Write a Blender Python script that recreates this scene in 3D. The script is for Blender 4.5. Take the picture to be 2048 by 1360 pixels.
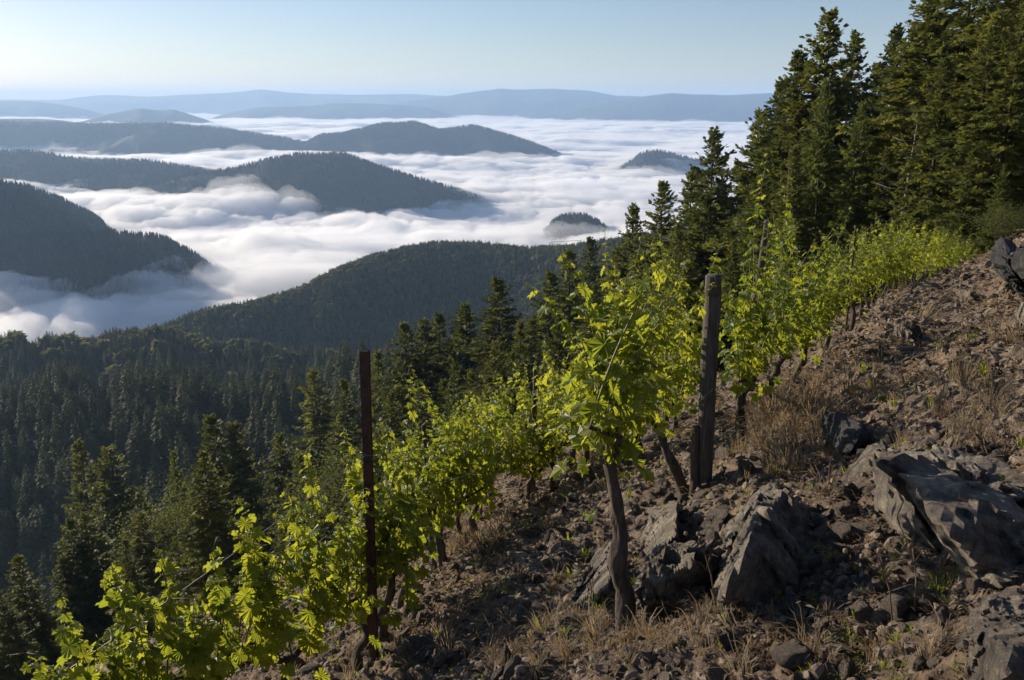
import bpy, bmesh, math
import numpy as np
from mathutils import Vector, Matrix

# ---------------------------------------------------------------- camera, sky, sun, exposure
scn = bpy.context.scene
for o in list(bpy.data.objects):
    bpy.data.objects.remove(o)
FPX, PITCH = 1593.0, math.radians(16.6)          # focal length in photo pixels (2048 wide), downward tilt
cam = bpy.data.cameras.new('camera')
cam.sensor_width = 36.0
cam.lens = FPX / 2048 * 36.0
cam.clip_start, cam.clip_end = 0.05, 200000
camo = bpy.data.objects.new('camera', cam)
scn.collection.objects.link(camo)
camo.rotation_euler = (math.pi / 2 - PITCH, 0, 0)
scn.camera = camo

SUN_AZ, SUN_EL = math.radians(-54), math.radians(12.5)   # azimuth from the view direction (negative = left)
SUNV = np.array([math.sin(SUN_AZ) * math.cos(SUN_EL), math.cos(SUN_AZ) * math.cos(SUN_EL), math.sin(SUN_EL)])
world = bpy.data.worlds.new('World')
scn.world = world
world.use_nodes = True
wn = world.node_tree
sky = wn.nodes.new('ShaderNodeTexSky')
sky.sky_type = 'NISHITA'
sky.sun_disc = False
sky.sun_elevation = SUN_EL
sky.sun_rotation = SUN_AZ
sky.altitude = 600
sky.air_density, sky.dust_density, sky.ozone_density = 1.0, 0.3, 2.1
bg = wn.nodes['Background']
bg.inputs['Strength'].default_value = 0.075
tint = wn.nodes.new('ShaderNodeMixRGB')
tint.blend_type = 'MULTIPLY'
tint.inputs[0].default_value = 1.0
tint.inputs[2].default_value = (1.0, 0.925, 1.02, 1)
wn.links.new(sky.outputs[0], tint.inputs[1])
wn.links.new(tint.outputs[0], bg.inputs['Color'])

sl = bpy.data.lights.new('sun', 'SUN')
sl.energy, sl.angle, sl.color = 4.9, math.radians(0.5), (1.0, 0.86, 0.68)
slo = bpy.data.objects.new('sun', sl)
slo.rotation_euler = Vector(SUNV).to_track_quat('Z', 'Y').to_euler()
scn.collection.objects.link(slo)

scn.view_settings.view_transform = 'Standard'
scn.view_settings.look = 'None'
scn.view_settings.gamma = 1
scn.view_settings.use_curve_mapping = False
scn.view_settings.exposure = 0.78

scn.render.engine = 'CYCLES'
cy = scn.cycles
cy.use_denoising = True
cy.max_bounces, cy.diffuse_bounces, cy.glossy_bounces = 40, 3, 2
cy.transmission_bounces, cy.volume_bounces, cy.transparent_max_bounces = 4, 34, 16
cy.sample_clamp_indirect = 6
cy.use_adaptive_sampling = True
cy.adaptive_threshold = 0.015

# ---------------------------------------------------------------- helpers
rng = np.random.default_rng(7)
COL = scn.collection


def ray(u, v):
    x, y = (u - 1024) / FPX, (680 - v) / FPX
    c, s = math.cos(PITCH), math.sin(PITCH)
    return np.array([x, c + y * s, -s + y * c])


def at(u, v, Y):
    d = ray(u, v)
    return d * (Y / d[1])


def _hash(ix, iy, iz, seed):
    h = (ix.astype(np.int64) * 374761393 + iy.astype(np.int64) * 668265263 + iz.astype(np.int64) * 1274126177 + seed * 974634777) & 0xFFFFFFFF
    h = ((h ^ (h >> 13)) * 1274126177) & 0xFFFFFFFF
    h = ((h ^ (h >> 16)) * 2246822519) & 0xFFFFFFFF
    return ((h ^ (h >> 15)) & 0xFFFFFF) / float(0xFFFFFF)


def noise(x, y, z=None, seed=0):
    """value noise in -1..1"""
    x, y = np.asarray(x, float), np.asarray(y, float)
    ix, iy = np.floor(x), np.floor(y)
    fx, fy = x - ix, y - iy
    fx = fx ** 3 * (fx * (6 * fx - 15) + 10)
    fy = fy ** 3 * (fy * (6 * fy - 15) + 10)

    def plane(iz):
        a, b = _hash(ix, iy, iz, seed), _hash(ix + 1, iy, iz, seed)
        c, d = _hash(ix, iy + 1, iz, seed), _hash(ix + 1, iy + 1, iz, seed)
        return (a + (b - a) * fx) * (1 - fy) + (c + (d - c) * fx) * fy
    if z is None:
        return plane(np.zeros_like(ix)) * 2 - 1
    z = np.asarray(z, float)
    iz = np.floor(z)
    fz = z - iz
    fz = fz ** 3 * (fz * (6 * fz - 15) + 10)
    return (plane(iz) * (1 - fz) + plane(iz + 1) * fz) * 2 - 1


def fbm(x, y, z=None, seed=0, oct=4, gain=0.5, lac=2.03):
    r, a, t = 0, 1, 0
    for k in range(oct):
        r = r + a * noise(x, y, z, seed + 17 * k)
        t += a
        a *= gain
        x, y = x * lac + 13.7, y * lac - 7.1
        if z is not None:
            z = z * lac + 3.3
    return r / t


def mesh_np(name, V, F, smooth=True, attrs=None):
    V, F = np.asarray(V, np.float32), np.asarray(F, np.int32)
    me = bpy.data.meshes.new(name)
    k = F.shape[1]
    me.vertices.add(len(V))
    me.vertices.foreach_set('co', V.ravel())
    me.loops.add(F.size)
    me.loops.foreach_set('vertex_index', F.ravel())
    me.polygons.add(len(F))
    me.polygons.foreach_set('loop_start', np.arange(0, F.size, k, dtype=np.int32))
    me.polygons.foreach_set('loop_total', np.full(len(F), k, np.int32))
    me.polygons.foreach_set('use_smooth', np.full(len(F), smooth))
    me.update(calc_edges=True)
    for an, av in (attrs or {}).items():
        at_ = me.attributes.new(an, 'FLOAT', 'POINT')
        at_.data.foreach_set('value', np.asarray(av, np.float32))
    return me


class MB:
    """collects triangles, builds ONE mesh"""
    def __init__(self):
        self.V, self.F, self.n = [], [], 0

    def add(self, V, F):
        V = np.asarray(V, float).reshape(-1, 3)
        F = np.asarray(F, int)
        if F.shape[1] == 4:
            F = np.concatenate([F[:, [0, 1, 2]], F[:, [0, 2, 3]]])
        self.V.append(V)
        self.F.append(F + self.n)
        self.n += len(V)

    def tube(self, P, R, seg=6, cap=True):
        P = np.asarray(P, float)
        R = np.broadcast_to(np.asarray(R, float), (len(P),))
        T = np.gradient(P, axis=0)
        T /= np.linalg.norm(T, axis=1)[:, None] + 1e-9
        ref = np.array([0.31, 0.87, 0.2]) if abs(T[0] @ np.array([0.31, 0.87, 0.2])) < 0.85 else np.array([1.0, 0, 0])
        A = np.cross(T, ref)
        A /= np.linalg.norm(A, axis=1)[:, None] + 1e-9
        B = np.cross(T, A)
        th = np.linspace(0, 2 * np.pi, seg, endpoint=False)
        V = P[:, None] + R[:, None, None] * (np.cos(th)[None, :, None] * A[:, None] + np.sin(th)[None, :, None] * B[:, None])
        V = V.reshape(-1, 3)
        F = []
        n = len(P)
        i, j = np.meshgrid(np.arange(n - 1), np.arange(seg), indexing='ij')
        a = (i * seg + j).ravel()
        b = (i * seg + (j + 1) % seg).ravel()
        F = np.stack([a, b, b + seg, a + seg], 1)
        F = np.concatenate([F[:, [0, 1, 2]], F[:, [0, 2, 3]]])
        if cap:
            V = np.concatenate([V, P[:1], P[-1:]])
            m = n * seg
            jj = np.arange(seg)
            F = np.concatenate([F, np.stack([np.full(seg, m), (jj + 1) % seg, jj], 1),
                                np.stack([np.full(seg, m + 1), (n - 1) * seg + jj, (n - 1) * seg + (jj + 1) % seg], 1)])
        self.add(V, F)

    def mesh(self, name, smooth=True):
        return mesh_np(name, np.concatenate(self.V), np.concatenate(self.F), smooth)


def link(name, me, m=None, parent=None, loc=None, kind=None):
    o = bpy.data.objects.new(name, me)
    COL.objects.link(o)
    if m is not None and me is not None and not me.materials:
        me.materials.append(m)
    if parent is not None:
        o.parent = parent
    if loc is not None:
        o.location = loc
    if kind:
        o['kind'] = kind
    return o


def tag(o, label, cat, group=None):
    o['label'] = label
    o['category'] = cat
    if group:
        o['group'] = group
    return o


_said = {}


def where(base, u, v, marks):
    """label from the look of a thing and its place next to the nearest landmarks; a different wording if one is taken"""
    near = sorted(marks, key=lambda q: math.hypot(q[0][0] - u, q[0][1] - v))[:4]
    for (a, b), nm in near:
        dx, dy = u - a, v - b
        side = 'right of' if dx > 0 else 'left of'
        vert = 'below' if dy > 0 else 'above'
        rel = side if abs(dx) > 2.2 * abs(dy) else vert if abs(dy) > 2.2 * abs(dx) else vert + ' and ' + side
        r_ = math.hypot(dx, dy)
        lb = '%s %s%s %s' % (base, 'just ' if r_ < 70 else 'well ' if r_ > 190 else '', rel, nm)
        if len(lb.split()) > 16:
            continue
        if lb not in _said:
            break
    _said[lb] = _said.get(lb, 0) + 1
    return lb


def grid_faces(nu, nv):
    i, j = np.meshgrid(np.arange(nu - 1), np.arange(nv - 1), indexing='ij')
    a = (i * nv + j).ravel()
    return np.stack([a, a + nv, a + nv + 1, a + 1], 1)


# ---------------------------------------------------------------- materials
def mat(name):
    m = bpy.data.materials.new(name)
    m.use_nodes = True
    nt = m.node_tree
    nt.nodes.clear()
    out = nt.nodes.new('ShaderNodeOutputMaterial')
    return m, nt, out


def nd(nt, t, **kw):
    n = nt.nodes.new(t)
    for k, v in kw.items():
        if k.startswith('i_'):
            n.inputs[k[2:]].default_value = v
        else:
            setattr(n, k, v)
    return n


def noisetex(nt, scale, detail=5, rough=0.6, coord='Object', dist=0.0, vec=None):
    n = nd(nt, 'ShaderNodeTexNoise')
    n.inputs['Scale'].default_value = scale
    n.inputs['Detail'].default_value = detail
    n.inputs['Roughness'].default_value = rough
    n.inputs['Distortion'].default_value = dist
    if vec is None:
        tc = nd(nt, 'ShaderNodeTexCoord')
        vec = tc.outputs[coord]
    nt.links.new(vec, n.inputs['Vector'])
    return n.outputs['Fac']


def ramp(nt, fac, stops):
    r = nd(nt, 'ShaderNodeValToRGB')
    e = r.color_ramp.elements
    while len(e) < len(stops):
        e.new(0.5)
    for k, (p, c) in enumerate(stops):
        e[k].position = p
        e[k].color = (*c, 1) if len(c) == 3 else c
    nt.links.new(fac, r.inputs[0])
    return r.outputs[0]


def mixc(nt, fac, a, b, mode='MIX'):
    n = nd(nt, 'ShaderNodeMixRGB', blend_type=mode)
    for s, v in ((0, fac), (1, a), (2, b)):
        if hasattr(v, 'is_linked') or hasattr(v, 'links'):
            nt.links.new(v, n.inputs[s])
        elif isinstance(v, tuple):
            n.inputs[s].default_value = (*v, 1)
        else:
            n.inputs[s].default_value = v
    return n.outputs[0]


def bumpn(nt, h, strength, dist):
    b = nd(nt, 'ShaderNodeBump')
    b.inputs['Strength'].default_value = strength
    b.inputs['Distance'].default_value = dist
    nt.links.new(h, b.inputs['Height'])
    return b.outputs['Normal']


def principled(nt, out, col, rough=0.9, normal=None, spec=0.3, metal=0):
    p = nd(nt, 'ShaderNodeBsdfPrincipled')
    if isinstance(col, tuple):
        p.inputs['Base Color'].default_value = (*col, 1)
    else:
        nt.links.new(col, p.inputs['Base Color'])
    p.inputs['Roughness'].default_value = rough
    p.inputs['Specular IOR Level'].default_value = spec
    p.inputs['Metallic'].default_value = metal
    if normal is not None:
        nt.links.new(normal, p.inputs['Normal'])
    nt.links.new(p.outputs[0], out.inputs['Surface'])
    return p


def soil_mat():
    m, nt, out = mat('stony_soil')
    a = noisetex(nt, 1.1, 6)
    b = noisetex(nt, 14, 8, 0.7)
    c1 = ramp(nt, b, [(0.3, (0.04, 0.031, 0.024)), (0.5, (0.12, 0.095, 0.073)), (0.7, (0.27, 0.22, 0.17))])
    c2 = ramp(nt, b, [(0.3, (0.042, 0.029, 0.02)), (0.5, (0.14, 0.1, 0.068)), (0.72, (0.29, 0.215, 0.15))])
    f = ramp(nt, a, [(0.42, (0, 0, 0)), (0.58, (1, 1, 1))])
    col = mixc(nt, f, c1, c2)
    n2 = noisetex(nt, 60, 6, 0.75)
    principled(nt, out, col, 0.95, bumpn(nt, n2, 0.9, 0.02), 0.25)
    return m


def rock_mat(name, dark, mid, light, lichen=True, scale=5.0):
    m, nt, out = mat(name)
    tc = nd(nt, 'ShaderNodeTexCoord')
    oi = nd(nt, 'ShaderNodeObjectInfo')
    add = nd(nt, 'ShaderNodeVectorMath', operation='ADD')
    sc = nd(nt, 'ShaderNodeVectorMath', operation='SCALE')
    sc.inputs[0].default_value = (37, 91, 53)
    nt.links.new(oi.outputs['Random'], sc.inputs['Scale'])
    nt.links.new(tc.outputs['Object'], add.inputs[0])
    nt.links.new(sc.outputs[0], add.inputs[1])
    vec = add.outputs[0]
    a = noisetex(nt, scale, 9, 0.68, vec=vec, dist=0.6)
    col = ramp(nt, a, [(0.36, dark), (0.5, mid), (0.62, light)])
    b = noisetex(nt, scale * 6, 8, 0.75, vec=vec)
    col = mixc(nt, 0.75, col, ramp(nt, b, [(0.36, (0.3, 0.3, 0.31)), (0.5, (0.9, 0.9, 0.9)), (0.64, (1.6, 1.52, 1.4))]), 'MULTIPLY')
    tone = nd(nt, 'ShaderNodeMapRange')
    tone.inputs['To Min'].default_value, tone.inputs['To Max'].default_value = 0.7, 1.2
    nt.links.new(oi.outputs['Random'], tone.inputs['Value'])
    cmb = nd(nt, 'ShaderNodeCombineColor')
    for k in range(3):
        nt.links.new(tone.outputs[0], cmb.inputs[k])
    col = mixc(nt, 1.0, col, cmb.outputs[0], 'MULTIPLY')
    if lichen:
        l = noisetex(nt, scale * 1.7, 7, 0.7, vec=vec, dist=1.5)
        lf = ramp(nt, l, [(0.63, (0, 0, 0)), (0.69, (0.8, 0.8, 0.8))])
        col = mixc(nt, lf, col, (0.27, 0.26, 0.18))
        l2 = noisetex(nt, scale * 2.6, 7, 0.7, vec=vec, dist=2.5)
        col = mixc(nt, ramp(nt, l2, [(0.71, (0, 0, 0)), (0.74, (0.7, 0.7, 0.7))]), col, (0.27, 0.27, 0.05))
    n2 = noisetex(nt, scale * 11, 8, 0.75, vec=vec)
    principled(nt, out, col, 0.82, bumpn(nt, n2, 1.0, 0.12), 0.4)
    return m


def foliage_mat(name, c0, c1, trans, tfac=0.35, rough=0.6, spec=0.25, hue_coord=0.0):
    m, nt, out = mat(name)
    oi = nd(nt, 'ShaderNodeObjectInfo')
    col = ramp(nt, oi.outputs['Random'], [(0.0, c0), (1.0, c1)])
    if hue_coord:
        tc = nd(nt, 'ShaderNodeTexCoord')
        col = mixc(nt, 0.8, col, ramp(nt, noisetex(nt, hue_coord, 3, 0.6), [(0.3, (0.55, 0.6, 0.6)), (0.7, (1.45, 1.35, 1.1))]), 'MULTIPLY')
    p = nd(nt, 'ShaderNodeBsdfPrincipled')
    nt.links.new(col, p.inputs['Base Color'])
    p.inputs['Roughness'].default_value = rough
    p.inputs['Specular IOR Level'].default_value = spec
    t = nd(nt, 'ShaderNodeBsdfTranslucent')
    tcol = mixc(nt, 0.5, trans, mixc(nt, 1.0, col, (4.0, 3.4, 2.5), 'MULTIPLY'))
    nt.links.new(tcol, t.inputs['Color'])
    mx = nd(nt, 'ShaderNodeMixShader')
    mx.inputs[0].default_value = tfac
    nt.links.new(p.outputs[0], mx.inputs[1])
    nt.links.new(t.outputs[0], mx.inputs[2])
    nt.links.new(mx.outputs[0], out.inputs['Surface'])
    return m


def simple_mat(name, lo, hi, scale=8, rough=0.85, bump=0.4, bd=0.01, spec=0.3, metal=0, stretch=None):
    m, nt, out = mat(name)
    vec = None
    if stretch:
        tc = nd(nt, 'ShaderNodeTexCoord')
        mp = nd(nt, 'ShaderNodeMapping')
        mp.inputs['Scale'].default_value = stretch
        nt.links.new(tc.outputs['Object'], mp.inputs['Vector'])
        vec = mp.outputs[0]
    a = noisetex(nt, scale, 7, 0.68, vec=vec)
    col = ramp(nt, a, [(0.3, lo), (0.7, hi)])
    principled(nt, out, col, rough, bumpn(nt, a, bump, bd), spec, metal)
    return m


M_SOIL = soil_mat()
M_ROCK = rock_mat('weathered_rock', (0.11, 0.092, 0.074), (0.29, 0.245, 0.195), (0.48, 0.42, 0.33))
M_DROCK = rock_mat('dark_rock', (0.035, 0.036, 0.04), (0.075, 0.076, 0.08), (0.13, 0.13, 0.13), lichen=False)
M_STONE = rock_mat('field_stone', (0.085, 0.068, 0.053), (0.185, 0.15, 0.118), (0.33, 0.275, 0.22), lichen=False, scale=9)
M_GRAVEL = simple_mat('loose_gravel', (0.08, 0.062, 0.047), (0.28, 0.225, 0.17), 20, 0.9, 0.4, 0.01)
M_CONIF = foliage_mat('conifer_needles', (0.058, 0.076, 0.022), (0.108, 0.125, 0.036), (0.15, 0.19, 0.045), 0.36, 0.65, 0.2, 0.35)
M_YOUNG = foliage_mat('young_conifer_needles', (0.085, 0.11, 0.028), (0.11, 0.135, 0.035), (0.12, 0.18, 0.04), 0.3, 0.65, 0.2, 0.35)
M_FARCON = foliage_mat('distant_conifer_needles', (0.05, 0.063, 0.024), (0.105, 0.115, 0.042), (0.13, 0.14, 0.04), 0.25, 0.8, 0.1)
M_DISTCON = foliage_mat('hazy_conifer_needles', (0.018, 0.027, 0.017), (0.034, 0.044, 0.026), (0.04, 0.05, 0.02), 0.15, 0.8, 0.1)
M_BROAD = foliage_mat('broadleaf_foliage', (0.06, 0.075, 0.03), (0.085, 0.1, 0.04), (0.12, 0.15, 0.05), 0.3, 0.85, 0.08, 0.8)
M_BARK = simple_mat('conifer_bark', (0.03, 0.024, 0.02), (0.085, 0.07, 0.058), 6, 0.95, 0.8, 0.05, stretch=(3, 3, 0.5))
M_SNAG = simple_mat('bleached_dead_wood', (0.06, 0.055, 0.05), (0.22, 0.2, 0.185), 6, 0.9, 0.5, 0.02, stretch=(3, 3, 0.5))
M_VBARK = simple_mat('vine_bark', (0.022, 0.017, 0.013), (0.12, 0.095, 0.075), 22, 0.95, 0.9, 0.012, stretch=(2.2, 2.2, 0.35))
M_CANE = simple_mat('green_cane', (0.1, 0.11, 0.03), (0.22, 0.2, 0.07), 20, 0.6, 0.2, 0.002, 0.4)
M_LEAF = foliage_mat('vine_leaf', (0.045, 0.085, 0.014), (0.145, 0.175, 0.025), (0.46, 0.48, 0.028), 0.5, 0.48, 0.32)
M_WOOD = simple_mat('weathered_post_wood', (0.028, 0.024, 0.02), (0.15, 0.132, 0.115), 9, 0.9, 0.8, 0.012, stretch=(7, 7, 0.5))
M_RUST = simple_mat('rusty_steel', (0.025, 0.012, 0.009), (0.085, 0.036, 0.024), 16, 0.65, 0.3, 0.003, 0.4)
M_WIRE = simple_mat('galvanised_wire', (0.12, 0.12, 0.12), (0.25, 0.25, 0.25), 30, 0.5, 0.1, 0.001, 0.5, 0.6)
M_STRAW = foliage_mat('dry_grass_blades', (0.11, 0.086, 0.058), (0.235, 0.195, 0.14), (0.18, 0.14, 0.085), 0.28, 0.7, 0.2)
M_WEED = foliage_mat('green_weed_leaves', (0.09, 0.12, 0.02), (0.14, 0.16, 0.03), (0.35, 0.4, 0.05), 0.4, 0.5, 0.3)
M_FLOOR = simple_mat('forest_floor', (0.016, 0.018, 0.009), (0.04, 0.042, 0.02), 0.4, 0.95, 0.3, 0.2)
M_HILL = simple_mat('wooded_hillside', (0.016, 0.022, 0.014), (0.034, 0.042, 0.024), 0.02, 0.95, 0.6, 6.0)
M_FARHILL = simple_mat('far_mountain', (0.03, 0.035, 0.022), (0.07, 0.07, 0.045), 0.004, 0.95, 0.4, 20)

# ---------------------------------------------------------------- the vineyard slope
def ground_smooth(X, Y):
    X, Y = np.asarray(X, float), np.asarray(Y, float)
    z = -1.49 + 0.508 * X - 0.407 * Y
    d = np.clip(Y - 14, 0, None)
    z = z - np.where(d < 20, 0.0055 * d * d, 0.0055 * 400 + 0.15 * (d - 20))
    # the hillside falls off behind the last vines and eases out far below
    z = z + 0.12 * np.clip(Y - 120, 0, None)
    z = np.where(X > 26, z - 0.25 * (X - 26) * np.clip((Y - 30) / 20, 0, 1), z)
    return z


def ground(X, Y):
    X, Y = np.asarray(X, float), np.asarray(Y, float)
    r = np.hypot(X, Y)
    z = ground_smooth(X, Y)
    z = z + 0.16 * fbm(X * 0.55, Y * 0.55, seed=3, oct=3) + np.clip(r - 20, 0, 60) * 0.02 * fbm(X * 0.06, Y * 0.06, seed=5, oct=2)
    near = np.clip(1.3 - r / 40, 0.0, 1)
    # shallow steps that follow the contours of the slope
    s = (0.508 * X - 0.407 * Y) / 0.651
    z = z + 0.05 * near * np.sin(s * 5.0 + 2.2 * fbm(X * .5, Y * .5, seed=8, oct=2))
    c = fbm(X * 3.1, Y * 3.1, seed=21, oct=3)
    z = z + near * 0.085 * c
    cl = 1 - np.abs(noise(X * 9 + 2 * c, Y * 9, seed=31))
    z = z + near * 0.055 * (cl ** 2 - 0.4)
    z = z + np.clip(1.2 - r / 14, 0, 1) * 0.034 * fbm(X * 22, Y * 22, seed=41, oct=3)
    return z


def hit(u, v, h=0.0):
    """where the sight line through a photo pixel passes h metres above the slope"""
    d = ray(u, v)
    t = np.geomspace(0.8, 200, 4000)
    P = t[:, None] * d[None]
    below = P[:, 2] - ground_smooth(P[:, 0], P[:, 1]) < h
    k = int(np.argmax(below)) if below.any() else len(t) - 1
    return P[k]


th_f = np.linspace(-0.66, 0.66, 300)
th = np.concatenate([np.linspace(-1.75, -0.68, 36), th_f, np.linspace(0.68, 1.75, 36)])
rr = np.concatenate([np.geomspace(0.45, 1.3, 40, endpoint=False), np.geomspace(1.3, 42, 720, endpoint=False), np.geomspace(42, 420, 70)])
RR, TT = np.meshgrid(rr, th, indexing='ij')
GX, GY = RR * np.sin(TT), RR * np.cos(TT)
GZ = ground(GX, GY)
me = mesh_np('hillside_ground', np.stack([GX, GY, GZ], -1).reshape(-1, 3), grid_faces(len(rr), len(th))[:, ::-1])
link('hillside_ground', me, M_SOIL, kind='structure')

# valley floor far below the fog
bmv = bmesh.new()
bmesh.ops.create_grid(bmv, x_segments=60, y_segments=60, size=34000)
for v_ in bmv.verts:
    v_.co.z = -700
mev = bpy.data.meshes.new('valley_floor')
bmv.to_mesh(mev)
bmv.free()
link('valley_floor', mev, M_HILL, kind='structure')

# ---------------------------------------------------------------- hills
def crest_curve(pts, n):
    """crest line through photo pixels, each at its own distance; even steps along u"""
    pts = np.array(pts, float)
    u = np.linspace(pts[0, 0], pts[-1, 0], n)

    def interp(col):
        k = np.interp(u, pts[:, 0], pts[:, col])
        w = max(3, n // (len(pts) * 3)) | 1
        ker = np.hanning(w + 2)[1:-1]
        ker /= ker.sum()
        return np.convolve(np.pad(k, w // 2, mode='edge'), ker, mode='valid')
    v, Y = interp(1), interp(2)
    P = np.array([at(a, b, c) for a, b, c in zip(u, v, Y)])
    return P


def hill_surface(pts, slope=0.5, width=900, rnd=60, seed=0, n=160, ns=50, spur=0.45, rough=0.0, back=1.0):
    P = crest_curve(pts, n)
    if rough:
        P[:, 2] += rough * fbm(np.arange(n) * 0.09, np.zeros(n), seed=seed + 9, oct=3)
    D = P[:, :2] / np.linalg.norm(P[:, :2], axis=1)[:, None]
    s = np.linspace(-1, 1, ns)
    w = np.sign(s) * np.abs(s) ** 1.5 * width
    w = np.where(w > 0, w * back, w)
    XY = P[:, None, :2] + D[:, None] * w[None, :, None]
    drop = slope * (np.sqrt(w ** 2 + rnd ** 2) - rnd)
    z = P[:, None, 2] - drop[None]
    amp = np.minimum(drop * spur, 60 + 0.02 * width)[None]
    L = width * 0.35
    z = z + amp * (0.8 - 1.6 * np.abs(fbm(XY[..., 0] / L, XY[..., 1] / L, seed=seed, oct=4)))
    return np.stack([XY[..., 0], XY[..., 1], z], -1)


def hill(S, m=None):
    n, ns = S.shape[:2]
    me = mesh_np('hill', S.reshape(-1, 3), grid_faces(n, ns))
    return link('hill', me, m or M_HILL, kind='structure')


K = 1000
HILLS = {
    'west_knoll': hill_surface([(-420, 140, 2550), (-250, 200, 2530), (-120, 285, 2510), (-45, 342, 2505), (0, 364, 2500), (60, 376, 2480), (120, 398, 2450), (190, 434, 2400), (240, 480, 2350), (330, 560, 2300), (420, 640, 2250)], 0.5, 700, 70, 11, 200, 60),  # rise past the left frame edge is invented, raised to shade the near fog
    'west_spur': hill_surface([(-420, 500, 2000), (0, 482, 1950), (120, 474, 1930), (210, 468, 1920), (330, 478, 1900), (400, 520, 1880), (470, 580, 1850), (560, 680, 1820)], 0.42, 560, 60, 12, 200, 60),
    'middle_hill': hill_surface([(100, 420, 3900), (260, 385, 3900), (380, 352, 3850), (430, 344, 3800), (475, 338, 3800), (520, 322, 3800), (600, 309, 3800), (690, 308, 3800), (760, 334, 3750), (850, 362, 3700), (950, 392, 3650), (1060, 440, 3600)], 0.5, 950, 80, 13, 240, 60),
    'west_ridge': hill_surface([(-420, 296, 4700), (0, 303, 4600), (60, 302, 4600), (150, 317, 4500), (300, 322, 4450), (400, 338, 4400), (470, 350, 4400), (560, 385, 4400)], 0.4, 1000, 80, 14, 200, 60),
    'long_ridge': hill_surface([(-420, 236, 7600), (0, 243, 7300), (200, 247, 7200), (330, 246, 7100), (450, 257, 7000), (560, 274, 6900), (640, 290, 6800), (720, 325, 6700)], 0.4, 1500, 120, 15, 220, 50),
    'twin_hill': hill_surface([(520, 330, 6500), (590, 298, 6500), (640, 270, 6500), (690, 266, 6600), (720, 258, 6600), (760, 248, 6700), (830, 244, 6700), (880, 261, 6700), (945, 251, 6600), (1000, 265, 6500), (1070, 287, 6400), (1180, 335, 6300)], 0.5, 1300, 90, 16, 240, 50),
    'north_knoll': hill_surface([(60, 275, 11500), (160, 244, 11800), (220, 227, 12000), (280, 216, 12000), (320, 221, 12000), (345, 218, 12000), (400, 235, 11800), (480, 262, 11600)], 0.45, 1800, 150, 17, 120, 40),
    'north_ridge': hill_surface([(-420, 232, 10400), (-100, 238, 10200), (60, 237, 10200), (110, 239, 10200), (170, 247, 10200), (260, 268, 10000)], 0.4, 1600, 150, 18, 120, 40),
    'far_range': hill_surface([(400, 250, 15486), (440, 231, 15660), (500, 215, 15660), (600, 213, 15660), (660, 206, 15660), (760, 207, 15660), (850, 214, 15660), (930, 238, 15486), (1000, 255, 15312)], 0.35, 2600, 200, 19, 140, 40, rough=20),
    'east_range': hill_surface([(960, 262, 15050), (1040, 240, 14620), (1100, 229, 14620), (1180, 212, 14620), (1280, 194, 14620), (1340, 185, 14620), (1400, 189, 14620), (1460, 189, 14620), (1540, 184, 14620), (1640, 190, 14620), (1800, 185, 14620), (2300, 200, 14620)], 0.35, 3200, 250, 20, 200, 40, rough=20),
    'east_peak': hill_surface([(720, 222, 18400), (800, 205, 18400), (850, 198, 18400), (900, 191, 18400), (1000, 176, 18400), (1040, 179, 18400), (1100, 177, 18400), (1180, 181, 18400), (1230, 191, 18400), (1340, 194, 18400), (1500, 205, 18400)], 0.3, 3600, 300, 21, 160, 36, rough=20),
    'horizon_range': hill_surface([(-500, 205, 22910), (-100, 203, 22910), (0, 200, 22910), (120, 199, 22910), (200, 190, 22910), (300, 193, 22910), (430, 187, 22910), (500, 182, 22910), (522, 179, 22910), (545, 183, 22910), (620, 187, 22910), (700, 190, 22910), (800, 188, 22910), (950, 194, 22910), (1200, 199, 22910)], 0.25, 3800, 300, 22, 220, 30, rough=26),
    'horizon_spur': hill_surface([(-420, 208, 16400), (-100, 203, 16400), (60, 202, 16400), (120, 208, 16400), (170, 218, 16400), (240, 238, 16400)], 0.3, 2600, 250, 23, 100, 30),
    'low_point': hill_surface([(790, 255, 15000), (830, 232, 15000), (860, 226, 15000), (900, 233, 15000), (960, 252, 15000)], 0.35, 1500, 100, 24, 60, 30),
    'islet': hill_surface([(1180, 381, 5200), (1240, 336, 5200), (1285, 306, 5200), (1312, 301, 5200), (1345, 308, 5200), (1380, 318, 5250), (1430, 328, 5300), (1540, 371, 5300)], 0.5, 700, 60, 25, 120, 40),
    'near_islet': hill_surface([(1020, 552, 2500), (1070, 490, 2550), (1108, 446, 2600), (1130, 434, 2600), (1165, 432, 2600), (1195, 444, 2600), (1225, 472, 2600), (1290, 552, 2600)], 0.5, 420, 170, 26, 120, 40),
    'wooded_spur': hill_surface([(120, 760, 1000), (270, 697, 1090), (400, 642, 1180), (520, 617, 1260), (600, 598, 1320), (680, 549, 1400), (760, 519, 1480), (870, 496, 1560), (960, 499, 1560), (1060, 511, 1500), (1150, 506, 1430), (1250, 490, 1350), (1400, 470, 1250), (1600, 440, 1150), (2300, 400, 1050)], 0.46, 560, 60, 27, 340, 90, 0.5),
    'dark_ridge': hill_surface([(-500, 728, 800), (-100, 718, 810), (0, 713, 810), (120, 710, 820), (250, 708, 830), (420, 706, 840), (560, 716, 830), (700, 745, 800), (820, 790, 760), (1000, 840, 700), (1200, 870, 640)], 0.5, 420, 60, 28, 300, 70, 0.5, rough=13),
    'hollow_ridge': hill_surface([(-500, 880, 420), (-100, 874, 410), (0, 868, 400), (200, 862, 395), (400, 874, 385), (600, 884, 365), (750, 887, 345), (880, 912, 320), (1000, 962, 300), (1150, 1062, 260)], 0.46, 280, 80, 29, 260, 60, 0.5, rough=12),
}
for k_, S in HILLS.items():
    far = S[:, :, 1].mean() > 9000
    hill(S, M_FARHILL if far else M_HILL)

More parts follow.
